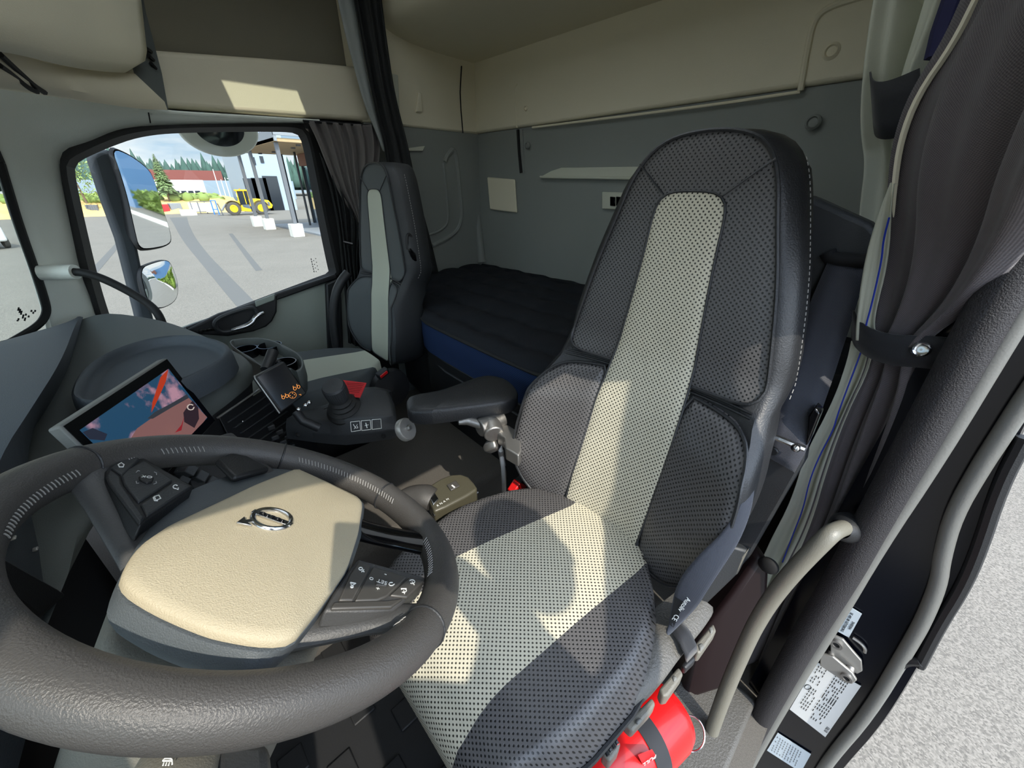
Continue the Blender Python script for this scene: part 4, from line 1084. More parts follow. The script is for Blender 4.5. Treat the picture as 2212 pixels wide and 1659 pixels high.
# red buckle of the driver seat
bk = thing('belt_buckle', 'bright red buckle on a metal stalk beside the driver seat cushion', 'buckle', W(1130, 1055, X=.56))
part_label(MB().prism([W(1108, 1068, X=.55), W(1124, 1044, X=.55), W(1140, 1050, X=.55), W(1124, 1076, X=.55)], (.025, 0, 0)).build('release_button', M['red'], bk, bevel=.004), 'red release button')
MB().prism([W(1124, 1044, X=.553), W(1152, 1016, X=.56), W(1166, 1024, X=.56), W(1140, 1052, X=.553)], (.022, 0, 0)).build('buckle_body', M['black'], bk, bevel=.003)
part_label(MB().prism([W(1140, 1054, X=.55), W(1166, 1026, X=.555), W(1170, 1032, X=.555), (W(1128, 1076, X=.55))], (.01, 0, 0)).build('metal_side', M['steel'], bk), 'metal side plate')

# ================================================================== ARMREST, CRANE JOYSTICK UNIT, SELECTOR
ar = thing('armrest', 'padded dark armrest on a cast metal joint beside the driver seat', 'armrest', W(1000, 860, Z=-.5))
tp = [W(u, v, Z=-.485) for u, v in ((884, 894), (1011, 879), (1108, 866), (1122, 850), (1110, 830), (1087, 815), (1051, 809), (1015, 821), (950, 845), (906, 853), (880, 857), (876, 872))]
tp = smooth(tp, 2, True)
bt = [p + V((0, 0, -.04)) for p in tp]; cc = sum(tp, V((0, 0, 0))) / len(tp)
rw = [[cc + V((0, 0, .006))] * len(tp), [cc + (p - cc) * .5 + V((0, 0, .006)) for p in tp], [cc + (p - cc) * .86 + V((0, 0, .004)) for p in tp], [cc + (p - cc) * .97 for p in tp], [p + V((0, 0, -.007)) for p in tp], [p + V((0, 0, -.03)) for p in tp], [cc + (p - cc) * .96 + V((0, 0, -.04)) for p in tp], [cc + V((0, 0, -.04))] * len(tp)]
MB().grid([r + [r[0]] for r in rw]).build('arm_pad', M['leather_plain'], ar, angle=60)
b = MB()
b.cyl(W(1035, 925, Z=-.545), W(1085, 905, Z=-.545), .024, .024, 18)
b.cyl(W(1060, 915, Z=-.545), W(1068, 940, Z=-.555), .026, .026, 18)
b.prism([W(u, v, Z=-.55) for u, v in ((1075, 918), (1098, 918), (1124, 935), (1126, 975), (1120, 984), (1092, 968), (1090, 945), (1075, 935))], (0, 0, -.035))
b.build('pivot_casting', M['metal'], ar, bevel=.003)
b = MB().tube([W(990, 912, Z=-.53), W(1010, 908, Z=-.53), (W(1040, 918, Z=-.54))], [.008, .013, .012], 10); b.build('pivot_nut', M['metal'], ar)
b = MB().lathe([(.0, .022), (.014, .022), (.018, .016), (.018, -.01), (.012, -.02)], W(1062, 964, Z=-.60), (-.6, -.3, .5), 6); b.build('clamp_knob', M['metal'], ar, bevel=.003)
b = MB().tube(smooth([W(1078, 955, Z=-.60), W(1084, 985, Z=-.64), W(1088, 1020, Z=-.72), W(1089, 1075, Z=-.86)], 2), .0062, 10); part_label(b.build('cable', M['white_wall'], ar), 'white cable')
b = MB().tube([W(1082, 975, Z=-.625), W(1087, 1005, Z=-.69)], .008, 10); b.build('cable_sleeve', M['steel'], ar)
for k in range(4):
    b = MB().tube([W(1133 + 7 * k, 958, Z=-.62), W(1137 + 7 * k, 985, Z=-.63)], .006, 6); b.build('plug_rib', M['black'], ar)
ds_ = thing('pivot_disc', 'round zinc pivot disc with a central bolt between joystick box and armrest', 'disc', W(878, 929, Z=-.57))
MB().lathe([(0, .008), (.028, .008), (.031, .004), (.031, -.008), (0, -.008)], W(877, 928, Z=-.575), (-.75, -.4, .5), 30).build('disc_plate', M['steel'], ds_)
MB().lathe([(0, .012), (.006, .012), (.0075, .009), (.0075, 0)], W(876, 928, Z=-.575) + V((-.75, -.4, .5)) * .008, (-.75, -.4, .5), 6).build('bolt', M['metal'], ds_)
jb = thing('joystick_console', 'black plastic control box with a joystick, three white symbols beside the armrest', 'control box', W(745, 920, Z=-.62))
def sec(*p): return [W(u, v, Z=z) for u, v, z in p]
secs = [sec((621, 948, -.66), (617, 925, -.63), (619, 905, -.607), (634, 896, -.60), (648, 890, -.600), (655, 893, -.66)),
        sec((680, 956, -.67), (676, 935, -.63), (672, 905, -.600), (682, 890, -.592), (700, 876, -.588), (712, 872, -.66)),
        sec((716, 960, -.672), (712, 940, -.63), (712, 912, -.594), (722, 888, -.578), (735, 862, -.568), (745, 855, -.66)),
        sec((748, 962, -.672), (748, 940, -.628), (750, 905, -.580), (758, 880, -.563), (770, 842, -.552), (780, 838, -.66)),
        sec((800, 956, -.672), (802, 936, -.625), (806, 900, -.578), (808, 876, -.563), (808, 838, -.550), (812, 836, -.66)),
        sec((846, 949, -.672), (850, 930, -.625), (850, 896, -.582), (846, 872, -.567), (834, 844, -.556), (840, 842, -.66)),
        sec((855, 946, -.672), (857, 930, -.627), (856, 898, -.59), (852, 874, -.575), (840, 848, -.565), (846, 846, -.66))]
jm = MB().grid(secs)
jm.poly(secs[0]); jm.poly(secs[-1][::-1])
jm.build('console_body', M['charcoal'], jb, bevel=.006, bseg=3, angle=50)
# white framed symbols on the sloping face
def on_face(pts, n=7): return [jm.hit(*p) for q, r in zip(pts, pts[1:]) for p in [(lerp(q[0], r[0], i / n), lerp(q[1], r[1], i / n)) for i in range(n)]] + [jm.hit(*pts[-1])]
for k in range(3):
    q = [(757 + 23.2 * k, 912 - 2.4 * k), (777 + 22.8 * k, 910 - 2.2 * k), (779 + 22.6 * k, 930 - 2.2 * k), (759 + 22.6 * k, 933 - 2.4 * k)]
    MB().tube(on_face(q + [q[0]]), .0009, 5).build('symbol_frame', M['icon'], jb)
b = MB()
b.tube(on_face([(763, 917), (768, 925), (773, 925), (772, 921)]), .0009, 5); b.tube(on_face([(765, 927), (772, 917)]), .0007, 5)
b.tube(on_face([(790, 914), (793, 925)]), .0013, 5); b.tube(on_face([(788, 920), (796, 918)]), .0008, 5)
b.build('symbol', M['icon'], jb)
for (u, v) in ((643, 940), (828, 943)):
    MB().lathe([(0, .006), (.006, .005), (.007, 0)], W(u, v, Z=-.645), (-.6, -.4, .3), 10).build('screw', M['black_m'], jb)
jk = thing('joystick', 'ribbed black joystick knob on a bellows boot on the control box', 'joystick', W(748, 885, Z=-.565))
ja = (W(718, 832, Z=-.475) - W(746, 884, Z=-.575)).normalized(); jo = W(747, 886, Z=-.578)
MB().lathe([(.052, -.01), (.052, .004), (.043, .012), (.046, .018), (.036, .024), (.038, .031), (.029, .037), (.031, .044), (.022, .05), (.018, .07)], jo, ja, 32).build('bellows', M['rubber'], jk)
rows = []
for h, r in ((.052, .016), (.056, .026), (.064, .029), (.088, .0305), (.104, .0300), (.110, .027), (.1115, .02), (.110, .0)):
    x = ja.orthogonal().normalized(); y = ja.cross(x)
    rows.append([jo + ja * h + (x * cos(2 * pi * k / 72) + y * sin(2 * pi * k / 72)) * (r * (1.025 if k % 2 and .06 < h < .105 else 1)) for k in range(73)])
MB().grid(rows).build('knob', M['charcoal'], jk, angle=25)
b = MB().tube([W(742, 868, Z=-.545), W(722, 876, Z=-.55), W(700, 884, Z=-.57)], .0012, 5); b.build('tag_tie', M['black'], jk)
rt = thing('warning_tag', 'red printed warning tag hanging from the joystick', 'tag', W(765, 842, Z=-.535))
tq = [W(742, 822, Z=-.52), W(792, 828, Z=-.52), W(778, 860, Z=-.545), W(750, 857, Z=-.545)]
tgm = MB().prism(tq, (0, .001, .0012)); tgm.build('tag_card', M['red_tag'], rt)
T = lambda u, v, l=.0008: tgm.hit(u, v, l)
b = MB()
for k in range(6):
    v = 827.5 + 3.6 * k
    b.tube([T(lerp(749 + k * .8, 787 - 2.2 * k, q / 6), lerp(v, v + 2.6, q / 6)) for q in range(7)], .0006, 4)
b.build('print_line', M['black_print'], rt)
text('lettering', '08', .011, T(762, 853.5, .001), T(755, 852) - T(770, 853.5), T(762, 856) - T(763, 849), M['black_print'], rt, lift=.0006)

gs = thing('gear_selector', 'grey gear selector with chrome edges beside the driver seat cushion', 'gear selector', W(975, 1060, Z=-.70))
tq = [W(u, v, Z=-.685) for u, v in ((916, 1056), (964, 1026), (1006, 1023), (1030, 1050), (1030, 1060), (938, 1108), (934, 1098))]
MB().prism(smooth(tq, 1, True), (0, 0, -.05)).build('selector_body', mat('olive_plastic', (74, 71, 58), .4, bump=.2, bscale=500), gs, bevel=.006, bseg=3)
b = MB().tube([W(936, 1112, Z=-.70), W(985, 1086, Z=-.70), W(1031, 1062, Z=-.70)], .006, 8, flat=.6); part_label(b.build('chrome_edge', M['chrome'], gs), 'chrome edge')
b = MB().prism([W(918, 1056, Z=-.684), W(930, 1052, Z=-.684), W(948, 1080, Z=-.684), W(936, 1094, Z=-.684)], (0, 0, .004)); part_label(b.build('chrome_insert', M['chrome'], gs, bevel=.002), 'chrome insert')
b = MB().prism([W(965, 1050, Z=-.684), W(985, 1040, Z=-.684), W(994, 1052, Z=-.684), W(974, 1062, Z=-.684)], (0, 0, .004)); bt_ = b.build('selector_button', M['buttons'], gs, bevel=.002)
b = MB().box(W(979, 1051, Z=-.678), (.012, .004, .001)); b.build('button_mark', M['icon'], bt_)
for k, ch in enumerate('RNAM'):
    text('lettering', ch, .009, W(946 + 7 * k, 1094 - 4.5 * k, Z=-.684), V((-.2, -1, 0)), V((1, -.2, 0)), M['icon'], gs, lift=.002)
MB().tube(smooth([W(855, 1085, Z=-.71), W(890, 1072, Z=-.70), W(915, 1072, Z=-.695), W(935, 1080, Z=-.70)], 2), [.020, .030, .034, .03], 14, flat=.8).build('leather_boot', M['leather_wheel'], gs)

# ================================================================== SLEEPER BED
bd = thing('bunk_base', 'black bunk base below the mattress', 'bunk', (1.05, -1.35, -.9))
MO = [(-.07, -1.685), (2.09, -1.685), (2.09, -1.02), (1.92, -1.00), (1.62, -.93), (1.45, -.82), (1.35, -.772), (1.2, -.758), (.72, -.738), (.60, -.76), (.48, -.86), (.36, -.97), (.2, -1.02), (-.07, -1.03)]
MB().prism([V((x, y - .012, -.615)) for x, y in MO], (0, 0, -.5)).build('base_box', M['black'], bd, bevel=.01)
b = MB().tube([V((1.44, -.815, -.66)), V((1.2, -.765, -.66)), V((.72, -.745, -.66)), V((.5, -.84, -.66))], .005, 6); part_label(b.build('base_edge', M['charcoal'], bd), 'grey edge line')
mt = thing('mattress', 'thick mattress with a quilted black top and blue side on the sleeper bunk', 'mattress', (1.05, -1.35, -.6))
oo = resample(smooth([V((x, y, 0)) for x, y in MO], 1, True), 140, True)
rows = [[V((p.x, p.y, -.610)) for p in oo], [V((p.x, p.y, -.60)) for p in oo], [V((p.x, p.y + .004, -.55)) for p in oo], [V((p.x, p.y + .003, -.492)) for p in oo], [V((p.x, p.y, -.482)) for p in oo]]
uv = []; dist = 0
for i, r in enumerate(rows):
    dist = 0; q = []
    for k, p in enumerate(r):
        q.append((dist, p.z)); dist += (r[(k + 1) % 140] - p).length
    uv.append(q + [(dist, r[0].z)])
part_label(MB().grid([r + [r[0]] for r in rows], uv).build('mattress_side', M['blue_cloth'], mt, angle=70), 'blue woven side')
# quilted top: rounded pad with tufts
def ytop(x): # front edge at x
    return interp(x, [MO[k][0] for k in range(13, 1, -1)], [MO[k][1] for k in range(13, 1, -1)])
rows, uv = [], []
nx, ny = 150, 70
for i in range(ny + 1):
    r, q = [], []
    for j in range(nx + 1):
        x = lerp(-.06, 2.08, j / nx); y = lerp(ytop(x) + .002, -1.685, i / ny)
        e = min(1, i / ny / .05); ed = sqrt(max(0, 1 - (1 - e) ** 2))
        a = x / .21; c = (y + .75) / .165
        row = math.floor(c + .5); sh = .5 * (row % 2)
        dx = abs((a + sh) % 1 - .5) * 2; dyc = abs(c - row) * 2
        ridge = .012 * abs(sin(pi * (c + .5))) ** .6 * (.75 + .25 * sin(2 * pi * a + row * 2))
        tuft = -.012 * math.exp(-((1 - dyc) * 2.6) ** 2 - ((1 - dx) * 3.0) ** 2)
        z = -.482 + .022 * ed + (ridge + tuft) * ed
        r.append(V((x, y, z))); q.append((x, y))
    rows.append(r); uv.append(q)
part_label(MB().grid(rows, uv).build('quilted_top', M['quilt'], mt, angle=0), 'quilted black top')
b = MB().tube([V((p.x, p.y + .003, -.484)) for p in oo], .006, 6, closed=True); b.build('mattress_piping', M['curt_black'], mt)

# ================================================================== CURTAINS
def drape(name, left, right, m, parent, nf=5, amp=.02, n=60, nc=64, taper=None, ph=0, lean=.25):
    """pleated cloth between two edge lines (top to bottom)"""
    a = resample(smooth(left, 2), n); c = resample(smooth(right, 2), n)
    rows, uv = [], []; d = 0
    for i in range(n):
        w = c[i] - a[i]; t = (a[min(i + 1, n - 1)] - a[max(i - 1, 0)]).normalized(); nn = w.cross(t).normalized() if w.length > 1e-5 else V((1, 0, 0))
        if nn.dot(-(a[i] + c[i])) < 0: nn = -nn
        k = amp * (taper(i / (n - 1)) if taper else 1)
        if i: d += (a[i] - a[i - 1]).length
        r, q = [], []
        for j in range(nc + 1):
            s = j / nc
            f = sin(2 * pi * nf * s + ph + lean * sin(3 * i / n)) + .35 * sin(2 * pi * nf * 2.3 * s + 1.3 + ph)
            r.append(a[i] + w * s + nn * (k * f)); q.append((s * (w.length + amp * nf * 2), d))
        rows.append(r); uv.append(q)
    return MB().grid(rows, uv).build(name, m, parent, angle=0, solid=.0015)

# big curtain by the open door
dc = thing('door_curtain', 'large dark curtain with pale lining gathered by a band beside the open driver door', 'curtain', W(1950, 740, Y=-.88))
up_l = [W(u, v, Y=-.88) for u, v in ((2118, -20), (2060, 96), (1984, 204), (1946, 302), (1932, 400), (1930, 470), (1920, 590), (1900, 680), (1893, 735))]
up_r = [V((-.05, -.48, .285)), V((-.055, -.53, .16)), V((-.055, -.60, .03)), W(2232, 500, Y=-.73), W(2130, 630, Y=-.79), W(2060, 690, Y=-.82), W(2010, 725, Y=-.83), W(1990, 750, Y=-.83)]
drape('upper_cloth', up_l, up_r, M['curt_dark'], dc, nf=2.2, amp=.022, taper=lambda t: 1 - .55 * t, ph=2.2)
b = MB().tube(smooth([p * .984 for p in up_l[:6]], 2), [.0045, .0045, .0045, .004, .0005], 6); part_label(b.build('pale_hem', M['lining_w'], dc), 'bright pale hem')
ll = [W(u, v, Y=-.868) for u, v in ((1930, 395), (1908, 440), (1878, 528), (1862, 610), (1855, 670), (1851, 705), (1850, 735))]
lr = [W(u, v, Y=-.862) for u, v in ((1931, 397), (1926, 445), (1924, 520), (1914, 590), (1898, 650), (1888, 700), (1896, 735))]
part_label(drape('upper_lining', ll, lr, M['lining'], dc, nf=1, amp=.004), 'pale grey green lining')
lo_l = [W(u, v, Y=-.895) for u, v in ((1886, 735), (1884, 790), (1836, 884), (1792, 994), (1752, 1130), (1705, 1225), (1660, 1300), (1600, 1440))]
lo_r = [W(u, v, Y=-.85) for u, v in ((1990, 745), (1985, 800), (1978, 860), (1935, 980), (1885, 1090), (1850, 1160), (1800, 1250), (1740, 1400))]
drape('lower_cloth', lo_l, lo_r, M['curt_dark'], dc, nf=2.6, amp=.011, ph=.5)
l2l = [W(u, v, Y=-.90) for u, v in ((1846, 735), (1836, 780), (1806, 868), (1746, 975), (1714, 1080), (1668, 1165), (1640, 1230), (1590, 1380))]
l2r = [W(u, v, Y=-.888) for u, v in ((1892, 735), (1888, 790), (1838, 888), (1796, 996), (1757, 1130), (1712, 1228), (1668, 1300), (1610, 1440))]
part_label(drape('lower_lining', l2l, l2r, M['lining'], dc, nf=1.2, amp=.008, ph=1), 'pale grey green lining')
b = MB()
b.tube(smooth([W(u, v, Y=-.855) for u, v in ((1921, 470), (1908, 520), (1905, 560), (1892, 620), (1880, 670), (1870, 705), (1868, 735))], 2), .0013, 5)
b.tube(smooth([W(u, v, Y=-.876) for u, v in ((1868, 735), (1855, 775), (1830, 840), (1808, 900), (1800, 930), (1770, 985), (1748, 1040), (1735, 1100), (1715, 1150), (1690, 1215))], 2), .0013, 5)
part_label(b.build('blue_stitch', M['blue_thread'], dc), 'blue stitched line')
tb = MB().ribbon(resample(smooth([W(1842, 700, Y=-.90), W(1850, 722, Y=-.87), W(1880, 744, Y=-.845), W(1930, 758, Y=-.832), W(1990, 760, Y=-.828), W(2050, 766, Y=-.825)], 2), 24), .05, W(1930, 735, Y=-.84) - W(1926, 790, Y=-.84)).build('tie_band', M['band'], dc, solid=.003)
part_label(tb, 'black tie band')
MB().lathe([(.011, 0), (.0115, .003), (.009, .006), (.006, .0045), (0, .0055)], W(1990, 755, Y=-.825), (.1, 1, .2), 20).build('snap_button', M['chrome'], tb)
# sleeper curtain further back
sc2 = thing('sleeper_curtain', 'beige curtain held by a black band behind the large door curtain', 'curtain', W(1940, 220, Y=-1.15))
drape('curtain_cloth', [W(u, v, Y=-1.2) for u, v in ((1915, -30), (1898, 90), (1893, 190), (1896, 280), (1905, 340), (1888, 440), (1880, 560), (1880, 700))], [W(u, v, Y=-1.15) for u, v in ((2110, -30), (2060, 90), (2010, 190), (1980, 270), (1990, 340), (1990, 440), (1985, 560), (1980, 700))], M['lining'], sc2, nf=1.6, amp=.03, ph=.8)
tb2 = MB().ribbon(resample(smooth([W(1884, 215, Y=-1.17), W(1888, 240, Y=-1.12), W(1925, 240, Y=-1.105), W(1990, 215, Y=-1.10)], 2), 16), .1, W(1920, 200, Y=-1.12) - W(1925, 280, Y=-1.12)).build('tie_band', M['band'], sc2, solid=.003)
b = MB().tube([W(2075, -10, Y=-1.0), W(2050, 60, Y=-1.0), W(2035, 120, Y=-1.0)], .02, 8); part_label(b.build('blue_edge', mat('deep_blue_cloth', (24, 26, 70), .8), sc2), 'deep blue edge')

# passenger window curtain
pcn = thing('passenger_curtain', 'grey curtain gathered at the rear of the passenger window', 'curtain', (2.06, -.9, .2))
drape('curtain_cloth', [W(u, v, X=2.07) for u, v in ((664, 262), (684, 303), (700, 345), (722, 398), (745, 440), (774, 478))], [W(u, v, X=2.03) for u, v in ((815, 272), (822, 320), (815, 370), (806, 420), (798, 455), (790, 485))], M['curt_side'], pcn, nf=6, amp=.022, taper=lambda t: 1 - .6 * t)
drape('lower_cloth', [W(u, v, X=2.08) for u, v in ((690, 330), (712, 400), (728, 470), (738, 560), (748, 680), (752, 740))], [W(u, v, X=2.05) for u, v in ((770, 470), (776, 500), (770, 560), (775, 620), (785, 680), (800, 760))], M['curt_black'], pcn, nf=4, amp=.014)
b = MB().tube([W(655, 262, X=2.06), W(800, 272, X=2.06)], .006, 6); b.build('curtain_rail', M['black'], pcn)
b = MB().tube([W(742, 523, X=2.03), W(762, 528, X=2.01)], .007, 6); b.build('tie_hook', M['gloss'], pcn)
# black partition curtain hanging by the B pillar
pc2 = thing('partition_curtain', 'long black curtain hanging from the roof behind the passenger seat', 'curtain', (2.0, -1.1, .5))
drape('curtain_cloth', [W(u, v, X=1.98) for u, v in ((757, -25), (775, 70), (790, 150), (808, 240), (832, 330), (838, 480), (845, 590))], [W(u, v, X=1.96) for u, v in ((822, -25), (838, 100), (855, 210), (882, 310), (904, 420), (932, 520), (948, 590))], M['curt_black'], pc2, nf=2.4, amp=.014, ph=.6)
part_label(drape('pale_lining', [W(u, v, X=2.0) for u, v in ((724, -25), (744, 70), (760, 130), (786, 226), (812, 285), (828, 325))], [W(u, v, X=1.985) for u, v in ((760, -25), (777, 70), (792, 150), (810, 240), (824, 290), (833, 328))], M['grey_dark'], pc2, nf=.6, amp=.006), 'grey lining edge')

# ================================================================== DOOR OPENING: SEAL, HANDLE, JAMB
hn = thing('grab_handle', 'bent grey tubular grab handle on the driver door pillar', 'handle', W(1640, 1400, Y=-.7))
MB().tube(smooth([W(1840, 1135, Y=-.80), W(1806, 1145, Y=-.74), W(1786, 1160, Y=-.715), W(1722, 1225, Y=-.70), W(1680, 1275, Y=-.695), W(1650, 1318, Y=-.69), W(1618, 1375, Y=-.68), W(1560, 1510, Y=-.66), W(1524, 1620, Y=-.65), W(1505, 1700, Y=-.65)], 3), [.0135, .0135, .0145, .015, .015, .015, .015, .015, .015], 20).build('handle_tube', M['handle'], hn)
MB().lathe([(.026, -.02), (.027, 0), (.022, .02), (.016, .03)], W(1828, 1140, Y=-.79), W(1800, 1147, Y=-.735) - W(1828, 1140, Y=-.79), 20).build('handle_mount', M['black'], hn)
MB().lathe([(.024, -.012), (.025, 0), (.018, .014), (.0152, .02)], W(1603, 1640, Y=-.72), (0, .2, 1), 20).build('seal_end_cap', M['handle'], hn)

jm_ = thing('door_frame', 'glossy dark navy door frame of the open driver door with printed labels', 'door frame', (-.1, -.82, -.6))
SIn = [(2300, 440), (2212, 590), (2116, 755), (1987, 975), (1900, 1110), (1770, 1330), (1660, 1520), (1560, 1690)]
SOut = [(2420, 640), (2330, 740), (2212, 905), (2150, 1080), (2092, 1240), (2032, 1347), (1982, 1441), (1904, 1568), (1821, 1659), (1760, 1740)]
a = resample(smooth([W(u, v, Y=-.83) for u, v in SIn], 2), 40); c = resample(smooth([W(u, v, Y=-.83) for u, v in SOut], 2), 40)
MB().grid([[p + V((.05, -.02, 0)) for p in a], a, [p.lerp(q, .25) for p, q in zip(a, c)], [p.lerp(q, .5) for p, q in zip(a, c)], [p.lerp(q, .75) for p, q in zip(a, c)], [p.lerp(q, .95) for p, q in zip(a, c)], c, [p + V((-.004, -.012, 0)) for p in c], [p + V((.02, -.2, 0)) for p in c]]).build('frame_panel', M['navy'], jm_, angle=60)
# twin seals
fz = [(2260, 470), (2160, 640), (2116, 718), (1987, 950), (1877, 1145), (1826, 1240), (1721, 1410), (1603, 1632), (1570, 1700)]
gr = [(2296, 518), (2232, 628), (2188, 698), (2020, 984), (1893, 1179), (1804, 1336), (1702, 1499), (1618, 1650), (1588, 1710)]
fpts = [W(u, v, Y=-.80) for u, v in fz]
part_label(MB().tube(smooth(fpts, 2), .026, 16).build('flocked_seal', M['fuzz'], jm_), 'fuzzy black seal')
part_label(MB().tube(smooth([W(u, v, Y=-.800) for u, v in gr], 2), .0138, 12).build('grey_lip', M['seal_grey'], jm_), 'smooth grey rubber lip')
s2 = [(2300, 740), (2212, 865), (2160, 945), (2116, 1012), (2060, 1110), (2035, 1200), (2028, 1260), (1995, 1340), (1968, 1388), (1877, 1540), (1794, 1637), (1760, 1690)]
part_label(MB().tube(smooth([W(u, v, Y=-.822) for u, v in s2], 2), .011, 10).build('outer_seal', M['seal_grey'], jm_), 'thin outer seal')
s3 = [(2215, 945), (2160, 1050), (2115, 1190), (2080, 1270), (2030, 1350), (1985, 1438)]
b = MB().tube(smooth([W(u, v, Y=-.826) for u, v in s3], 2), .009, 8); b.tube(smooth([W(u, v, Y=-.822) for u, v in ((1988, 1430), (1962, 1428), (1945, 1436), (1935, 1446))], 2), .008, 8)
b.build('edge_trim', M['black'], jm_)
# labels
pj = PF((-.12, -.828, -.8), (1, 0, 0), (0, 0, 1))
if pj.n.y < 0: pj.n = -pj.n
def lab(name, pts, m): return MB().prism([pj.px(u, v, .001) for u, v in pts], pj.n * .0012).build(name, m, jm_)
l1 = lab('sticker', ((1835, 1310), (1862, 1326), (1834, 1377), (1803, 1360), (1812, 1335)), M['paper_blue'])
l2 = lab('sticker', ((1766, 1431), (1860, 1482), (1783, 1592), (1706, 1532)), M['paper'])
l3 = lab('sticker', ((1680, 1583), (1752, 1629), (1730, 1668), (1657, 1621)), M['paper_blue'])
tx = pj.px(1852, 1326, .003) - pj.px(1826, 1372, .003); ty = pj.n.cross(tx)
if ty.dot(pj.px(1800, 1340, 0) - pj.px(1860, 1370, 0)) < 0: pass
text('lettering', 'SE 405 08 GÖTEBORG', .0062, pj.px(1829, 1345, .0026), -tx, -ty, M['black_print'], l1, lift=0)
text('lettering', 'SWEDEN', .006, pj.px(1839, 1352, .0026), -tx, -ty, M['black_print'], l1, lift=0)
t2x = pj.px(1860, 1482, 0) - pj.px(1783, 1592, 0)
text('lettering', '01701', .009, pj.px(1787, 1577, .0026), t2x, pj.n.cross(t2x), M['black_print'], l2, lift=0)
def micro(parent, u0, v0, du, dv, eu, ev, rows, cols, w=.0013):
    """block of illegible fine print: rows of short dashes"""
    b = MB()
    for r in range(rows):
        for k in range(cols):
            if random.random() < .15: continue
            u, v = u0 + du * r + eu * k, v0 + dv * r + ev * k
            b.tube([pj.px(u, v, .0028), pj.px(u + eu * .65, v + ev * .65, .0028)], w / 2, 4, flat=.3, upv=(1, 0, 1))
    return b.build('fine_print', M['black_print'], parent)
micro(l2, 1785, 1448, -5.2, -3.0, -3.5, 6.0, 4, 6)
micro(l2, 1768, 1495, -5.0, -3.2, -4.2, 6.2, 4, 7)
micro(l2, 1832, 1475, -5.0, -3.2, -4.2, 6.4, 6, 8)
micro(l2, 1805, 1516, -5.0, -3.2, -4.4, 6.4, 6, 8)
micro(l2, 1736, 1478, -5.0, -3.2, -4.0, 5.4, 2, 3)
b = MB().tube([pj.px(*p, .0028) for p in arc(1745, 1485, 7, 5, 0, 6.28, 16)], .0006, 4, closed=False); b.build('round_stamp', M['black_print'], l2)
micro(l3, 1680, 1592, 5.6, 3.6, -2.0, 4.6, 10, 7, .001)
# latch striker
sk = MB()
plate1 = [pj.px(u, v, .004) for u, v in ((1795, 1366), (1822, 1378), (1843, 1403), (1862, 1424), (1864, 1446), (1853, 1452), (1830, 1440), (1795, 1412))]
stk = thing('door_striker', 'zinc door latch striker plates with bolts on the navy door frame', 'striker', plate1[0])
MB().prism(plate1, pj.n * .006).build('striker_plate', M['steel'], stk, bevel=.0015)
MB().prism([pj.px(u, v, .018) for u, v in ((1774, 1408), (1800, 1415), (1842, 1450), (1852, 1466), (1842, 1474), (1826, 1470), (1772, 1434))], pj.n * .006).build('striker_plate', M['steel'], stk, bevel=.0015)
for (u, v, h, r) in ((1807, 1391, .012, .011), (1829, 1463, .024, .010), (1794, 1415, .012, .007)):
    bo = MB().lathe([(0, .002), (r * .5, .002), (r * .55, .005), (r * .95, .005), (r, .001), (r, -.004)], pj.px(u, v, h), pj.n, 20).build('bolt', M['metal'], stk)
    MB().lathe([(0, .003), (r * .5, .003)], pj.px(u, v, h), pj.n, 6).build('bolt_socket', M['black_m'], bo)
MB().cyl(pj.px(1838, 1440, .006), pj.px(1832, 1458, .02), .008, .008, 14).build('latch_pin', M['metal'], stk)
MB().tube(smooth([pj.px(u, v, .004) for u, v in ((1842, 1378), (1860, 1390), (1870, 1402), (1868, 1410))], 2), .003, 6).build('latch_hook', M['metal'], stk)

# ================================================================== RED BOTTLE UNDER THE SEAT, KEY RING, BAG, MAT
fe = thing('fire_extinguisher', 'bright red fire extinguisher strapped low at the side of the driver seat', 'fire extinguisher', W(1370, 1590, Z=-.86))
e0, e1 = W(1440, 1545, Z=-.90), W(1275, 1700, Z=-.88); ax = (e1 - e0).normalized()
MB().lathe([(0, -.004), (.04, -.002), (.055, .008), (.060, .025), (.060, .34), (.05, .38), (.03, .40), (0, .41)], e0 - ax * .015, ax, 36).build('cylinder', M['red'], fe)
s0_ = e0 + ax * .085
MB().lathe([(.0605, -.016), (.0622, -.016), (.0622, .016), (.0605, .016)], s0_, ax, 36).build('strap', M['band'], fe)
tq = [W(1378, 1632, Z=-.80), W(1408, 1620, Z=-.82), W(1420, 1640, Z=-.85), W(1392, 1660, Z=-.85)]
tgp = MB().prism(tq, (0, 0, .002)).build('pull_tab', M['red_tag'], fe)
pq = PF(tq[3], tq[2] - tq[3], tq[0] - tq[3])
text('lettering', 'PULL', .013, (tq[0] + tq[1] + tq[2] + tq[3]) / 4, -pq.x, -pq.y, M['icon'], tgp, lift=.0035 if pq.n.dot(-tq[0]) > 0 else -.0035)
kr = thing('key_ring', 'thin steel key ring hanging beside the grab handle', 'ring', W(1489, 1586, Z=-.98))
kc = W(1492, 1584, Z=-.92); d = kc.normalized(); x = d.cross(V((0, 0, 1))).normalized(); y = d.cross(x)
MB().tube([kc + (x * .85 * cos(t) + y * sin(t)) * .027 for t in [2 * pi * k / 40 for k in range(40)]], .0017, 8, closed=True).build('ring', M['chrome'], kr)
MB().tube([kc - x * .02, kc - x * .034, kc - x * .05 + V((0, 0, .01))], .004, 8).build('clip', M['steel'], kr)
bg = thing('storage_bag', 'dark red storage bag in the shade behind the driver seat base', 'bag', (.04, -.78, -1.0))
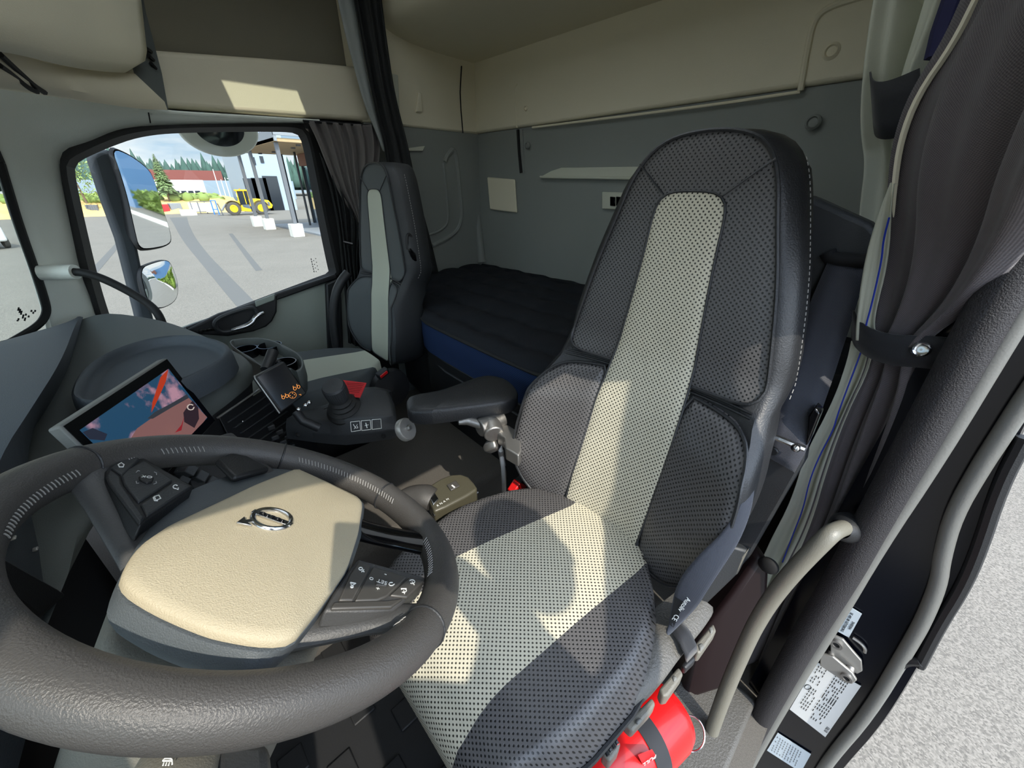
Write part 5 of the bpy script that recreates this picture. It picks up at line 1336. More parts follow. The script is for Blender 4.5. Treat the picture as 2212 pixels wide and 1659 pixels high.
MB().prism([W(1580, 1290, Y=-.76), W(1640, 1205, Y=-.80), W(1665, 1215, Y=-.82), W(1660, 1300, Y=-.80), W(1600, 1480, Y=-.74), W(1470, 1520, Y=-.68), W(1510, 1380, Y=-.70)], (.06, -.06, 0)).build('bag_body', M['dark_red'], bg, bevel=.012, bseg=3)
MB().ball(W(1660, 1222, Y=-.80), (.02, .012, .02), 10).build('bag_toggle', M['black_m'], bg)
fm = MB()
fm.prism([(.12, -.28, FZ + .001), (.95, -.28, FZ + .001), (1.0, .30, FZ + .001), (.10, .30, FZ + .001)], (0, 0, .012))
fmo = thing('floor_mat', 'black rubber floor mat with a raised block pattern under the steering wheel', 'mat', (.5, 0, FZ))
for i in range(9):
    for j in range(7):
        if (i + j) % 2: fm.box((.18 + i * .09, -.22 + j * .08, FZ + .016), (.06, .055, .008))
fm.build('mat_body', M['mat'], fmo, bevel=.003)
# step / sill seen beside the seat
sl = structure(MB().box((.02, -.35, FZ + .02), (.16, .9, .04)).build('trim_7', M['skirt'], bevel=.01), 'grey door sill')

# ================================================================== OUTSIDE THE CAB
G = -3.1
gr = MB().box((60, -20, G - .5), (420, 420, 1.0)).build('ground', M['asphalt']); structure(gr, 'sunlit grey asphalt yard')
def gp(u, v, dz=0): return W(u, v, Z=G + dz)
b = MB()
tm = [gp(385, 470), gp(392, 485), gp(405, 512), gp(432, 548), (gp(470, 590)), gp(515, 640), gp(545, 672)]
b.ribbon([p + V((0, 0, .004)) for p in resample(smooth(tm, 2), 30)], [1.6, 1.1, .8, .55, .5], (0, 1, 0))
part_label(b.build('tyre_mark', mat('tyre_mark', (92, 91, 89), .9, bump=.5, bscale=120), gr), 'darker tyre mark')
b = MB()
for pts, w in ((((498, 505), (540, 560), (560, 585)), .25), (((590, 480), (520, 474), (470, 470)), .5), (((200, 590), (240, 545), (262, 520)), .3)):
    b.ribbon([gp(u, v) + V((0, 0, .005)) for u, v in pts], w, (0, 1, 0) if pts[0][0] != 590 else (1, 0, 0))
b.build('tyre_mark', bpy.data.materials['tyre_mark'], gr)

def far(u, v, ref):
    """point above ground point ref seen at pixel (u, v), at ref's range"""
    d = ray(u, v); t = sqrt(ref.x ** 2 + ref.y ** 2) / sqrt(d.x ** 2 + d.y ** 2)
    return d * t

# sandy bank with scrub along the far edge
bank = MB(); rows = []
random.seed(3)
for i in range(60):
    y = lerp(40, -13.4, i / 59)
    x0_ = 70 + .02 * y
    r = []
    for k, (dx, dz) in enumerate(((0, 0), (1.2, .5), (2.6, 1.4), (5, 2.0), (9, 2.3), (30, 2.6))):
        r.append(V((x0_ + dx + random.uniform(-.4, .4) * (k > 0), y, G + dz * .8 + random.uniform(-.12, .12) * (k > 0))))
    rows.append(r)
bk_ = structure(bank.grid(rows).build('hill_bank', M['soil']), 'sandy bank along the far edge of the yard')
sc_ = MB()
for i in range(260):
    y = random.uniform(34, -12.6); x = 72 + random.uniform(1.0, 14); h = random.uniform(.25, .75)
    c = V((x, y, G + 1.55 + h * .3))
    vs = [c + V((random.uniform(-.5, .5), random.uniform(-.8, .8), random.uniform(0, h))) for _ in range(9)]
    for k in range(0, 9, 3): sc_.add([vs[k], vs[k+1], vs[k+2]], [(0, 1, 2)])
    sc_.ball(c, (.5, .7, h), 4)
so = tag(sc_.build('scrub', M['scrub'], angle=0), 'low green scrub growing on the sandy bank', 'scrub'); so['kind'] = 'stuff'
# distant forest
fo = MB()
for i in range(900):
    x = random.uniform(176, 230); a = random.uniform(-.5, .5) if i % 5 else random.uniform(1.25, 1.9)
    if i % 5: p0 = V((x, x * a, G + 3))
    else: p0 = V((x * cos(-a), x * sin(-a), G + 3))
    h = random.uniform(6.5, 9.5) * (1 + .35 * (random.random() < .12))
    fo.tube([p0, p0 + V((0, 0, h * .4)), p0 + V((0, 0, h * .7)), p0 + V((0, 0, h))], [1.8, 1.6, .9, .05], 6)
for a in range(-34, 34):
    fo.box((196, a * 3.4, G + 5), (4, 3.6, 6))
so = tag(fo.build('pine_forest', M['pine_far'], angle=0), 'dark green pine forest along the horizon', 'forest'); so['kind'] = 'stuff'
# halls at the far side
def hall(name, label, cat, u0, u1, vt, vb, X, depth, m):
    t = thing(name, label, cat, W((u0 + u1) / 2, vb, X=X))
    a, c = W(u0, vb, X=X), W(u1, vb, X=X); zt = W((u0 + u1) / 2, vt, X=X).z
    MB().box((X + depth / 2, (a.y + c.y) / 2, (zt + G) / 2), (depth, abs(a.y - c.y), zt - G)).build('wall', m, t)
    return t, a.y, c.y, zt
h1, ya, yb, zt = hall('warehouse', 'white low warehouse with a strip of dark windows beyond the sandy bank', 'building', 318, 446, 389, 415, 120, 12, M['white_wall'])
for k in range(7):
    y = lerp(ya, yb, .12 + .12 * k); MB().box((119.9, y, zt - 2.6), (.2, abs(ya - yb) * .09, .9)).build('window', M['dark_window'], h1)
h2, ya, yb, zt = hall('warehouse', 'brown red flat hall standing behind the white warehouse', 'building', 318, 486, 368, 400, 156, 12, M['red_roof'])
h3, ya, yb, zt = hall('warehouse', 'long blue grey hall behind the yellow wheel loader', 'building', 440, 640, 391, 425, 135, 14, M['grey_wall'])
h4, ya, yb, zt = hall('warehouse', 'blue grey hall behind the birch tree', 'building', 20, 235, 388, 425, 132, 14, M['grey_wall'])

def conifer(name, label, u, vb, vt, X, m, wide=.2, loose=1):
    base = W(u, vb, X=X); topz = W(u, vt, X=X).z; h = topz - base.z
    t = thing(name, label, 'tree', base)
    MB().tube([base, base + V((0, 0, h * .95))], [h * .018, h * .004], 8).build('trunk', M['trunk'], t)
    cr = MB(); rnd = random.Random(u)
    for k in range(int(150 * loose)):
        f = rnd.uniform(.22, 1); r = h * wide * (1.08 - f) * rnd.uniform(.55, 1.1)
        a = rnd.uniform(0, 2 * pi); c = base + V((0, 0, h * f)); e = V((cos(a), sin(a), -.25))
        s = V((-sin(a), cos(a), 0))
        tip = c + e * r
        for q in range(3):
            o = c.lerp(tip, .35 + .28 * q); w = r * .22
            cr.add([o - s * w, o + s * w, o + e * w * 1.6 + V((0, 0, -w * .4)), o + V((0, 0, w * .5))], [(0, 2, 3), (1, 3, 2), (0, 1, 2)])
    cr.build('crown', m, t, angle=0)
    return t
conifer('pine_tree', 'single tall young pine standing on the sandy bank', 369, 440, 334, 74, M['pine'], .24, 5)
bt = thing('birch_tree', 'loose light green tree left of the black mirror arm', 'tree', W(188, 440, X=72))
bb_ = W(188, 440, X=72); th = W(188, 345, X=72).z - bb_.z
MB().tube([bb_, bb_ + V((0, .2, th * .9))], [.12, .03], 8).build('trunk', M['trunk'], bt)
cr = MB(); rnd = random.Random(5)
for k in range(800):
    c = bb_ + V((rnd.gauss(0, .9), rnd.gauss(0, 1.5), th * rnd.uniform(.15, .98)))
    w = rnd.uniform(.1, .28); a = rnd.uniform(0, 6.3)
    cr.add([c, c + V((cos(a) * w, sin(a) * w, w * .5)), c + V((-sin(a) * w, cos(a) * w, -w * .6))], [(0, 1, 2)])
cr.build('crown', M['birch'], bt, angle=0)

for k, (ub, vb, ut, vt, lb) in enumerate(((480, 432, 461, 366, 'tallest white flagpole, nearest the young pine'), (488, 424, 470, 388, 'short white flagpole between two others'), (497, 424, 485, 384, 'white flagpole nearest the wheel loader'))):
    p = W(ub, vb, X=80); q = far(ut, vt, p); q = V((p.x, p.y, q.z))
    tag(MB().tube([V((p.x, p.y, G)), q], [.09, .05], 8).build('flagpole', M['white_wall']), lb, 'flagpole', 'flagpoles in front of the hall')
for k, (ub, vb, vt, lb) in enumerate(((516, 430, 390, 'two armed street lamp in front of the grey hall'),)):
    p = W(ub, vb, X=100); zt = W(ub, vt, X=100).z
    MBp = MB().tube([V((p.x, p.y, G)), V((p.x, p.y, zt))], .08, 8).tube([V((p.x, p.y - 1, zt + .3)), V((p.x, p.y, zt)), V((p.x, p.y + 1, zt + .3))], .08, 6)
    tag(MBp.build('street_lamp', M['white_wall']), lb, 'street lamp')

# containers and racks along the edge
def crate(name, label, cat, u, v, w, d, h, m, yaw=0, parts=None):
    p = gp(u, v); R = Matrix.Rotation(yaw, 3, 'Z')
    t = thing(name, label, cat, p)
    t_ = .06
    bx = MB()
    bx.box(p + R @ V((0, 0, .08)), (d, w, .12), R)
    for (cx_, cy_, sx, sy) in ((-d / 2, 0, t_, w), (d / 2, 0, t_, w), (0, -w / 2, d, t_), (0, w / 2, d, t_)):
        bx.box(p + R @ V((cx_, cy_, h / 2)), (sx, sy, h), R)
    bx.build('container_body', m, t, bevel=.02)
    rbm = MB()
    for k in range(5):
        rbm.box(p + R @ V((-d / 2 - .05, -w / 2 + w * (k + .5) / 5, h * .5)), (.05, .07, h * .9), R)
    rbm.build('rib', m, t)
    return t
crate('waste_container', 'grey open container left of the black mirror arm', 'container', 183, 466, 1.0, 1.3, 1.15, M['grey_paint'], .2)
crate('waste_container', 'second grey container beside the mirror arm', 'container', 208, 466, 1.0, 1.3, 1.2, M['post'], -.1)
crate('waste_container', 'red container standing right of the big mirror', 'container', 357, 462, 1.1, 1.3, 1.1, M['skip_red'])
crate('waste_container', 'pale grey container right of the red one', 'container', 383, 461, 1.15, 1.3, 1.2, M['grey_paint'], .1)
for k, (u, lb) in enumerate(((407, 'low grey barrier block right of the containers'),)):
    tag(MB().box(gp(u, 460, .3), (.8, 1.6, .7)).build('barrier_block', M['concrete'], bevel=.05), lb, 'barrier')
rk = thing('steel_rack', 'dark steel rack holding white panels left of the loader forks', 'rack', gp(440, 462))
for k in range(3):
    y = gp(424 + 17 * k, 462).y; x = gp(424 + 17 * k, 462).x
    MB().box((x, y, G + .75), (.25, 1.05, 1.1)).build('white_panel', M['white_wall'], rk)
b = MB()
y0_, y1_ = gp(416, 462).y, gp(466, 462).y; x = gp(440, 462).x - .3
for z in (.25, 1.45): b.tube([V((x, y0_, G + z)), V((x, y1_, G + z))], .05, 6)
for k in range(4):
    y = lerp(y0_, y1_, k / 3); b.tube([V((x, y, G)), V((x, y, G + 1.5))], .05, 6)
b.build('rack_frame', M['post'], rk)
rk2 = thing('trestle', 'blue steel trestle beside the loader forks', 'trestle', gp(468, 464))
b = MB(); p = gp(464, 464); q = gp(474, 464)
for o in (p, q): b.tube([o, o + V((0, 0, 1.6))], .07, 6)
b.tube([p + V((0, 0, 1.6)), q + V((0, 0, 1.6))], .07, 6).tube([p + V((0, 0, .6)), q + V((0, 0, .6))], .06, 6)
b.build('trestle_frame', M['blue_paint'], rk2)

# wheel loader, seen from its left side; forward is +y
lo = thing('wheel_loader', 'yellow wheel loader with forks parked across the yard', 'wheel loader', gp(545, 466))
a, c = gp(510, 466), gp(569, 464)
fx, fy = a.x, a.y; ax_ = (c - a); ax_.z = 0; wb = ax_.length; fr = -ax_.normalized(); sd = V((-fr.y, fr.x, 0))
if sd.x > 0: sd = -sd          # towards the viewer
def lp(f, s, z): return V((fx, fy, G)) + fr * f + sd * s + V((0, 0, z))
wr_ = wb * .26
for nm, f in (('f', 0), ('r', -wb)):
    for s in (.0, -wb * .62):
        o = lp(f, s, wr_)
        wh = MB().lathe([(wr_ * .5, -.02), (wr_ * .85, .0), (wr_ * .98, .08), (wr_, .2), (wr_ * .98, .36), (wr_ * .85, .42), (wr_ * .5, .42)], o - sd * .42, sd, 30).build('wheel', M['tyre'], lo)
        MB().lathe([(0, .36), (wr_ * .3, .36), (wr_ * .34, .42), (wr_ * .54, .42), (wr_ * .56, .38), (wr_ * .5, .1)], o - sd * .40, sd, 24).build('wheel_rim', M['yellow'], wh)
ws_ = -wb * .31
def lbox(nm, pts, w, m, s0=None):
    s0_ = ws_ + w / 2 if s0 is None else s0
    return MB().prism([lp(f, s0_, z) for f, z in pts], sd * -w).build(nm, m, lo, bevel=.04)
k = wb
lbox('engine_hood', ((-k * .62, k * .33), (-k * .62, k * .62), (-k * .95, k * .62), (-k * 1.34, k * .55), (-k * 1.46, k * .36), (-k * 1.40, k * .24), (-k * 1.25, k * .22), (-k * 1.2, k * .34)), k * .5, M['yellow'])
lbox('front_frame', ((k * .22, k * .48), (k * .02, k * .56), (-k * .30, k * .52), (-k * .36, k * .3), (-k * .62, k * .22), (-k * .62, k * .12), (-k * .2, k * .16), (k * .1, k * .3)), k * .36, M['yellow'])
cabp = lbox('operator_cab', ((-k * .25, k * .40), (-k * .25, k * .82), (-k * .30, k * .92), (-k * .70, k * .92), (-k * .72, k * .40)), k * .42, M['dark_window'])
MB().prism([lp(-k * .22, ws_ + k * .25, k * .91), lp(-k * .22, ws_ + k * .25, k * .97), lp(-k * .74, ws_ + k * .25, k * .97), lp(-k * .74, ws_ + k * .25, k * .91)], sd * -k * .5).build('cab_roof', M['yellow'], cabp, bevel=.03)
b = MB()
for f in (-.26, -.50, -.71): b.tube([lp(f * k, ws_ + k * .215, k * .42), lp(f * k, ws_ + k * .215, k * .92)], .045, 6)
b.tube([lp(-.66 * k, ws_ + k * .22, k * .42), lp(-.66 * k, ws_ + k * .22, k * .92)], .09, 6)
b.build('cab_post', M['yellow'], cabp)
for f in (0, -wb):
    b = MB(); rows = []
    for j in range(13):
        t = radians(20 + 140 * j / 12); r = wr_ * 1.14
        rows.append([lp(f + cos(t) * r, .04, wr_ + sin(t) * r), lp(f + cos(t) * r, -.42, wr_ + sin(t) * r)])
    b.grid(rows).build('mudguard', M['tyre'], lo, solid=.04)
b = MB().tube(smooth([lp(-.05 * k, ws_, k * .48), lp(.25 * k, ws_, k * .42), lp(.42 * k, ws_, k * .18)], 2), .11, 8)
b.build('lift_arm', M['grey_paint'], lo)
b = MB()
for s in (ws_ + .4, ws_ - .4):
    b.tube([lp(.50 * k, s, k * .45), lp(.42 * k, s, .06), lp(.62 * k, s, .04)], .05, 6)
b.tube([lp(.50 * k, ws_ + .5, k * .45), lp(.50 * k, ws_ - .5, k * .45)], .05, 6).tube([lp(.44 * k, ws_ + .5, k * .2), lp(.44 * k, ws_ - .5, k * .2)], .05, 6)
b.build('fork_carriage', M['post'], lo)
for j in range(2):
    MB().prism([lp(-k * (1.16 + .12 * j), ws_ + k * .252, k * .34), lp(-k * (1.16 + .12 * j), ws_ + k * .252, k * .50), lp(-k * (1.24 + .12 * j), ws_ + k * .252, k * .48), lp(-k * (1.24 + .12 * j), ws_ + k * .252, k * .33)], sd * .01).build('hood_vent', M['post'], lo)
MB().lathe([(.0, .1), (.08, .1), (.09, 0)], lp(-k * .42, ws_, k * .97), (0, 0, 1), 10).build('beacon', mat('amber', (190, 120, 30), .3), lo)

# canopy with posts, grey building behind it, glazed front
cp = thing('entrance_canopy', 'flat canopy roof with timber soffit on slim grey posts', 'canopy', gp(600, 505))
pb = [(556, 490, 517, 340), (590, 496, 546, 318), (640, 512, 592, 303)]
bases = [gp(u, v) for u, v, _, _ in pb]
yl = sum(p.y for p in bases) / 3
zr = 2.55
for p in bases:
    MB().box((p.x, yl, (G + .6 + zr) / 2), (.22, .22, zr - G - .6)).build('post', M['post'], cp)
    MB().box((p.x, yl, G + .42), (.75, .75, .84)).build('footing', M['concrete'], cp, bevel=.03)
xa, xb = bases[2].x - .4, bases[0].x + 1.2
MB().box(((xa + xb) / 2, yl - 4.0, zr + .12), (xb - xa, 8.4, .2)).build('soffit', M['wood_soffit'], cp)
fb = MB().box(((xa + xb) / 2, yl + .12, zr + .36), (xb - xa + .3, .16, .66)).box((xa - .1, yl - 4.0, zr + .55), (.16, 8.4, .4))
fb.build('fascia', M['grey_paint'], cp)
for j in range(5):
    b = MB().box((lerp(xa, xb, (j + .5) / 5), yl - 1.6 - .4 * (j % 2), zr - .02), (.25, .25, .12)); b.build('soffit_lamp', M['post'], cp)
for j in range(4):
    x = lerp(xa + .8, xb - 1, j / 3); MB().tube([V((x, yl - 3.3, G)), V((x, yl - 3.3, zr))], .09, 8).build('inner_post', M['black'], cp)
b = MB()
for j in range(9):
    x = lerp(xa, xb, j / 8); b.tube([V((x, yl + .1, zr + .7)), V((x, yl + .1, zr + 1.7))], .04, 6)
b.tube([V((xa, yl + .1, zr + 1.7)), V((xb, yl + .1, zr + 1.7))], .05, 6)
b.build('railing', M['post'], cp)
MB().box(((xa + xb) / 2 - 1, yl - 4, G + .06), (xb - xa, 5.5, .12)).build('paved_base', M['grey_paint'], cp)
gl = thing('glazed_entrance', 'glazed entrance front with brown cladding under the canopy', 'entrance', V((xa + 5, yl - 5, G)))
gx0, gx1 = xa + 1.2, xb - 2.0
MB().box(((gx0 + gx1) / 2, yl - 4.6, G + 2.4), (gx1 - gx0, .1, 4.5)).build('glass_wall', mat('mirror_glazing', (120, 140, 158), .04, metal=.9), gl)
MB().box(((gx0 + gx1) / 2, yl - 4.5, zr - .45), (gx1 - gx0 + .3, .4, .9)).build('cladding_band', M['brown_panel'], gl)
MB().box((gx0 - .35, yl - 4.5, (G + zr) / 2), (.8, .6, zr - G)).build('cladding_pier', M['brown_panel'], gl)
for j in range(5):
    x = lerp(gx0, gx1, j / 4); MB().box((x, yl - 4.52, (G + zr) / 2), (.14, .2, zr - G)).build('mullion', M['black'], gl)
bl = thing('office_building', 'grey blue building with dark tall doors and upper windows behind the canopy', 'building', V((76, -19, G)))
BX = 70
y0_, y1_ = W(547, 440, X=BX).y, W(640, 440, X=BX).y
MB().box((BX + 6, (y0_ + y1_) / 2, G + 6), (12, abs(y1_ - y0_), 12)).build('wall', M['panel_blue'], bl)
for (u, v0, v1, w) in ((562, 386, 470, 6), (580, 385, 470, 9), (604, 381, 470, 9)):
    p = W(u, v1, X=BX); q = W(u, v0, X=BX); w_ = abs(W(u + w, v0, X=BX).y - p.y)
    MB().box((BX - .03, p.y, (G + q.z) / 2), (.2, w_, q.z - G)).build('door', M['dark_window'], bl)
for (u, v0, v1, w) in ((549, 340, 356, 4), (567, 338, 352, 4)):
    p = W(u, v1, X=BX); q = W(u, v0, X=BX); w_ = abs(W(u + w, v0, X=BX).y - p.y)
    MB().box((BX - .03, p.y, (p.z + q.z) / 2), (.2, w_, q.z - p.z)).build('window', M['dark_window'], bl)
# white van seen through the windscreen
vn = thing('parked_van', 'white vehicle standing at the far left beyond the windscreen', 'vehicle', gp(-30, 540))
p = gp(-40, 540)
R = Matrix.Rotation(.35, 3, 'Z')
MB().prism([p + R @ V((-1.0, -.95, z)) + R @ V((0, yy, 0)) for yy, z in ((0, .4), (1.9, .4), (1.9, 1.1), (1.7, 1.9), (.25, 1.9), (0, 1.1))], R @ V((4.2, 0, 0))).build('van_body', M['white_wall'], vn, bevel=.12, bseg=3)
MB().box(p + R @ V((-1.02, 0, 1.5)), (.1, 1.3, .5), R).build('van_window', M['dark_window'], vn)
for fx_, sy in ((-.2, -.95), (2.4, -.95), (-.2, .95), (2.4, .95)):
    MB().lathe([(0, -.1), (.34, -.1), (.36, 0), (.34, .1), (0, .1)], p + R @ V((fx_, sy, .36)), R @ V((0, 1, 0)), 20).build('van_wheel', M['tyre'], vn)

# rear scenery reflected in the mirrors: hedge and kerb along the drive
hg = MB(); rnd = random.Random(9)
for i in range(900):
    y = rnd.uniform(-9, -60); c = V((8.6 - .02 * y + rnd.uniform(-.6, .6), y, G + rnd.uniform(.2, 1.5)))
    for q in range(3):
        a = rnd.uniform(0, 6.3); w = rnd.uniform(.3, .6)
        hg.add([c, c + V((cos(a) * w, sin(a) * w, w)), c + V((-sin(a) * w, cos(a) * w, w * .3))], [(0, 1, 2)])
hg.tube([V((8.9, -9, G + .6)), V((9.9, -60, G + .6))], .7, 8)
so = tag(hg.build('hedge', mat('hedge_green', (112, 132, 52), .95, var=.3, vscale=2), angle=0), 'green hedge beside the drive, seen in the mirrors', 'hedge'); so['kind'] = 'stuff'
structure(MB().box((7.7, -36, G + .08), (.35, 54, .16)).build('kerb', M['concrete']), 'pale kerb stone line')
rb_ = thing('rear_hall', 'glass and brown clad hall seen in the big mirror', 'building', (30, -60, G))
MB().box((26, -66, G + 6), (34, 10, 12)).build('wall', mat('blue_glass_wall', (96, 132, 168), .2), rb_)
MB().box((12, -60.8, G + 10), (8, .4, 4)).build('cladding_panel', M['brown_panel'], rb_)

# ------------------------------------------------------------------ mirrors on the passenger side
ma = thing('door_mirror', 'tall black mirror unit with two glasses outside the passenger window', 'mirror', W(300, 500, X=2.40))
po = [(196, 338), (212, 328), (238, 321), (262, 372), (280, 430), (296, 520), (312, 600), (334, 690), (340, 730), (310, 730), (296, 670), (257, 515), (222, 420)]
MB().prism([W(u, v, X=2.40) for u, v in po], (.05, .02, 0)).build('mirror_arm', M['ledge'], ma, bevel=.014, bseg=3)
def mirror(nm, pts, mid, tgt, convex=0, back=.05):
    c = W(mid[0], mid[1], X=2.42); d = c.normalized(); n = (V(tgt).normalized() - d).normalized()
    x = V((0, 0, 1)).cross(n).normalized(); y = n.cross(x); pf = PF(c, x, y)
    q = smooth([pf.px(u, v) for u, v in pts], 2, True); cc = sum(q, V((0, 0, 0))) / len(q)
    rows = []
    for s in (1, .85, .7, .5, .3, .15, 0.0):
        rows.append([cc + (p - cc) * s + n * (convex * (1 - s * s)) for p in q])
    h = MB().grid([[p + n * .001 for p in [cc + (p - cc) * 1.03 for p in q]] + [cc + (q[0] - cc) * 1.03 + n * .001], [cc + (p - cc) * 1.06 - n * .012 for p in q] + [cc + (q[0] - cc) * 1.06 - n * .012], [cc + (p - cc) * .8 - n * back for p in q] + [cc + (q[0] - cc) * .8 - n * back], [cc - n * back * 1.1] * (len(q) + 1)]).build(nm + '_housing', M['black'], ma, angle=60)
    return part_label(MB().grid([r + [r[0]] for r in [[p + n * .002 for p in r] for r in rows]]).build(nm + '_glass', M['mirror'], h, angle=0), 'reflecting glass')
mirror('main_mirror', ((240, 321), (278, 335), (320, 366), (332, 390), (350, 450), (369, 508), (366, 528), (325, 537), (300, 536), (291, 500), (276, 430), (258, 370)), (305, 430), (.12, -1, -.035))
mirror('wide_mirror', ((302, 581), (330, 569), (359, 562), (370, 573), (384, 612), (382, 648), (350, 667), (325, 660), (312, 630)), (342, 612), (.25, -1, -.12), .012, .04)
km = thing('kerb_mirror', 'pale oval kerb mirror hanging above the passenger window', 'mirror', W(470, 300, X=2.55))
c = W(472, 278, X=2.55)
ex_, ey_ = (W(557, 286, X=2.55) - W(388, 288, X=2.55)), None
rx_ = ex_.length / 2; dv = (W(472, 338, X=2.55).z - c.z)
rows = []
for s, h in ((1.0, -.015), (1.03, 0), (1.0, .010), (.97, .012), (.8, .016), (.5, .022), (.2, .024), (0, .024)):
    rows.append([c + V((-h, 0, 0)) + V((.06 * sin(t), 1, 0)).normalized() * rx_ * s * cos(t) + V((-.25, 0, 1)).normalized() * dv * 1.0 * s * sin(t) for t in [2 * pi * k / 48 for k in range(49)]])
MB().grid(rows).build('mirror_shell', M['grey_trim'], km, angle=60)
rows = [[p + V((-.004, 0, 0)) for p in r] for r in [[c + V((-.0195 - .012 * (1 - s * s), 0, 0)) + V((0, 1, 0)) * rx_ * .62 * s * cos(t) + V((-.25, 0, 1)).normalized() * dv * .66 * s * sin(t) for t in [2 * pi * k / 48 for k in range(49)]] for s in (1, .7, .4, 0)]]
part_label(MB().grid(rows).build('mirror_glass', mat('dim_mirror', (150, 155, 158), .1, metal=1), km, angle=0), 'convex glass')
MB().tube([c + V((.01, 0, .02)), c + V((.1, .0, .14))], .012, 8).build('mirror_bracket', M['black'], km)

# grab rail / cable at the passenger A pillar
gh = thing('pillar_grab_bar', 'curved black grab bar from the pillar socket down behind the dash', 'handle', W(180, 590, X=2.05))
MB().tube(smooth([W(160, 588, X=2.0), W(185, 590, X=1.98), W(225, 603, X=1.96), W(275, 628, X=1.94), (W(315, 652, X=1.92)), W(338, 672, X=1.90), W(352, 700, X=1.88), W(356, 730, X=1.87)], 2), .0135, 12).build('bar', M['rubber'], gh)
part_label(MB().tube([W(86, 590, X=2.04), W(120, 589, X=2.03), W(163, 588, X=2.0)], [.026, .028, .027], 14, flat=.9).build('bar_socket', M['grey_trim'], gh, angle=50), 'pale grey socket')

# ================================================================== PHOTOGRAPHER STANDING IN THE DOOR OPENING (behind the lens)
ph = thing('phone', 'dark phone held at the open driver door', 'phone', FW * -.012 + RT * .055)
MB().box(FW * -.014 + RT * .053, (.0085, .147, .072), Matrix((FW, RT, UP)).transposed()).build('phone_body', M['gloss'], ph, bevel=.003)
pe_ = thing('person', 'person in a dark jacket standing at the open driver door holding a phone', 'person', (-.5, 0, -1.41))
def skin(nm, chain, m, parent, sub=2):
    """chain: list of (points, radii) tubes joined in one skinned surface"""
    me = bpy.data.meshes.new(nm); vs, es, rs = [], [], []
    idx = {}
    def vid(p, r):
        k = tuple(round(x, 4) for x in p)
        if k not in idx: idx[k] = len(vs); vs.append(V(p)); rs.append(r)
        return idx[k]
    for pts in chain:
        for (p, r), (q, s) in zip(pts, pts[1:]): es.append((vid(p, r), vid(q, s)))
    off = loc_of(parent)
    me.from_pydata([tuple(v - off) for v in vs], es, [])
    o = bpy.data.objects.new(nm, me); COL.objects.link(o); o.parent = parent
    md = o.modifiers.new('skin', 'SKIN')
    sv = me.skin_vertices[0].data if me.skin_vertices else None
    if sv is None:
        bm = bmesh.new(); bm.from_mesh(me); bm.verts.layers.skin.verify(); bm.to_mesh(me); bm.free(); sv = me.skin_vertices[0].data
    for k, r in enumerate(rs): sv[k].radius = r if isinstance(r, tuple) else (r, r)
    sv[0].use_root = True
    md.use_smooth_shade = True
    q = o.modifiers.new('smooth', 'SUBSURF'); q.levels = q.render_levels = sub
    me.materials.append(m)
    return o
pel = (-.52, .02, -.52); wst = (-.52, .02, -.32); chs = (-.52, .01, -.06); nck = (-.53, -.05, .16); hd0 = (-.53, -.10, .24)
shl, shr = (-.37, .16, .08), (-.66, -.15, .09)
ell, elr = (-.46, -.14, -.10), (-.40, -.47, .05)
hl, hr = (-.185, -.10, .045), (-.24, -.60, .40)
hpl, hpr = (-.46, .09, -.58), (-.57, -.05, -.58)
knl, knr = (-.42, .08, -.98), (-.54, -.08, -.98)
ftl, ftr = (-.48, .08, -1.36), (-.60, -.08, -1.36)
body = skin('body', [[(pel, .14), (wst, .13), (chs, .155), (nck, .055), (hd0, .06)],
                     [(chs, .155), (shl, .066), (ell, .058), (hl, .034)], [(chs, .155), (shr, .066), (elr, .060), (hr, .034)],
                     [(pel, .14), (hpl, .09), (knl, .06), (ftl, .042), ((ftl[0] + .16, ftl[1] - .12, ftl[2] - .03), .035)],
                     [(pel, .14), (hpr, .09), (knr, .06), (ftr, .042), ((ftr[0] + .16, ftr[1] - .12, ftr[2] - .03), .035)]], M['jacket'], pe_)
hb = MB(); hc = V((-.545, -.175, .325)); fd = FH
xh = fd.cross(V((0, 0, 1)))
Rh = Matrix((fd, -xh, V((0, 0, 1)))).transposed()
hb.ball(hc, (.095, .075, .118), 16, Rh)
hb.ball(hc + fd * .095 + V((0, 0, -.015)), (.018, .014, .024), 8, Rh)
for s in (-1, 1): hb.ball(hc + xh * (.076 * s) + V((0, 0, -.01)), (.022, .01, .032), 8, Rh)
hd_ = hb.build('head', M['skin'], pe_)
for s in (-1, 1): MB().ball(hc + fd * .085 + xh * (.032 * s) + V((0, 0, .012)), .012, 8).build('eye', M['white_wall'], hd_)
MB().tube([hc + fd * .092 + xh * -.025 + V((0, 0, -.055)), hc + fd * .096 + V((0, 0, -.057)), hc + fd * .092 + xh * .025 + V((0, 0, -.055))], .006, 8).build('mouth', M['red_tag'], hd_)
hair = MB().ball(hc - fd * .012 + V((0, 0, .022)), (.1, .083, .112), 14, Rh); hair.build('hair', M['hair'], pe_)
def hand(nm, wrist, palm, tips):
    ch = []
    for tpts in tips: ch.append([(palm, .017)] + [(p, .0085) for p in tpts])
    ch.append([(wrist, .024), (palm, .017)])
    return skin(nm, ch[::-1], M['skin'], pe_)
e = lambda r, u, f: tuple(RT * r + UP * u + FW * f)
hand('hand', hl, e(.150, -.02, -.045), [[e(.150, .012 * (k - 1.2) + .018, -.022), e(.130 - .004 * k, .014 * (k - 1.2) + .012, -.004 + .001 * k), e(.108 - .004 * k, .014 * (k - 1.2) + .006, -.002)] for k in range(4)] + [[e(.135, -.035, -.032), e(.112, -.028, -.026)]])
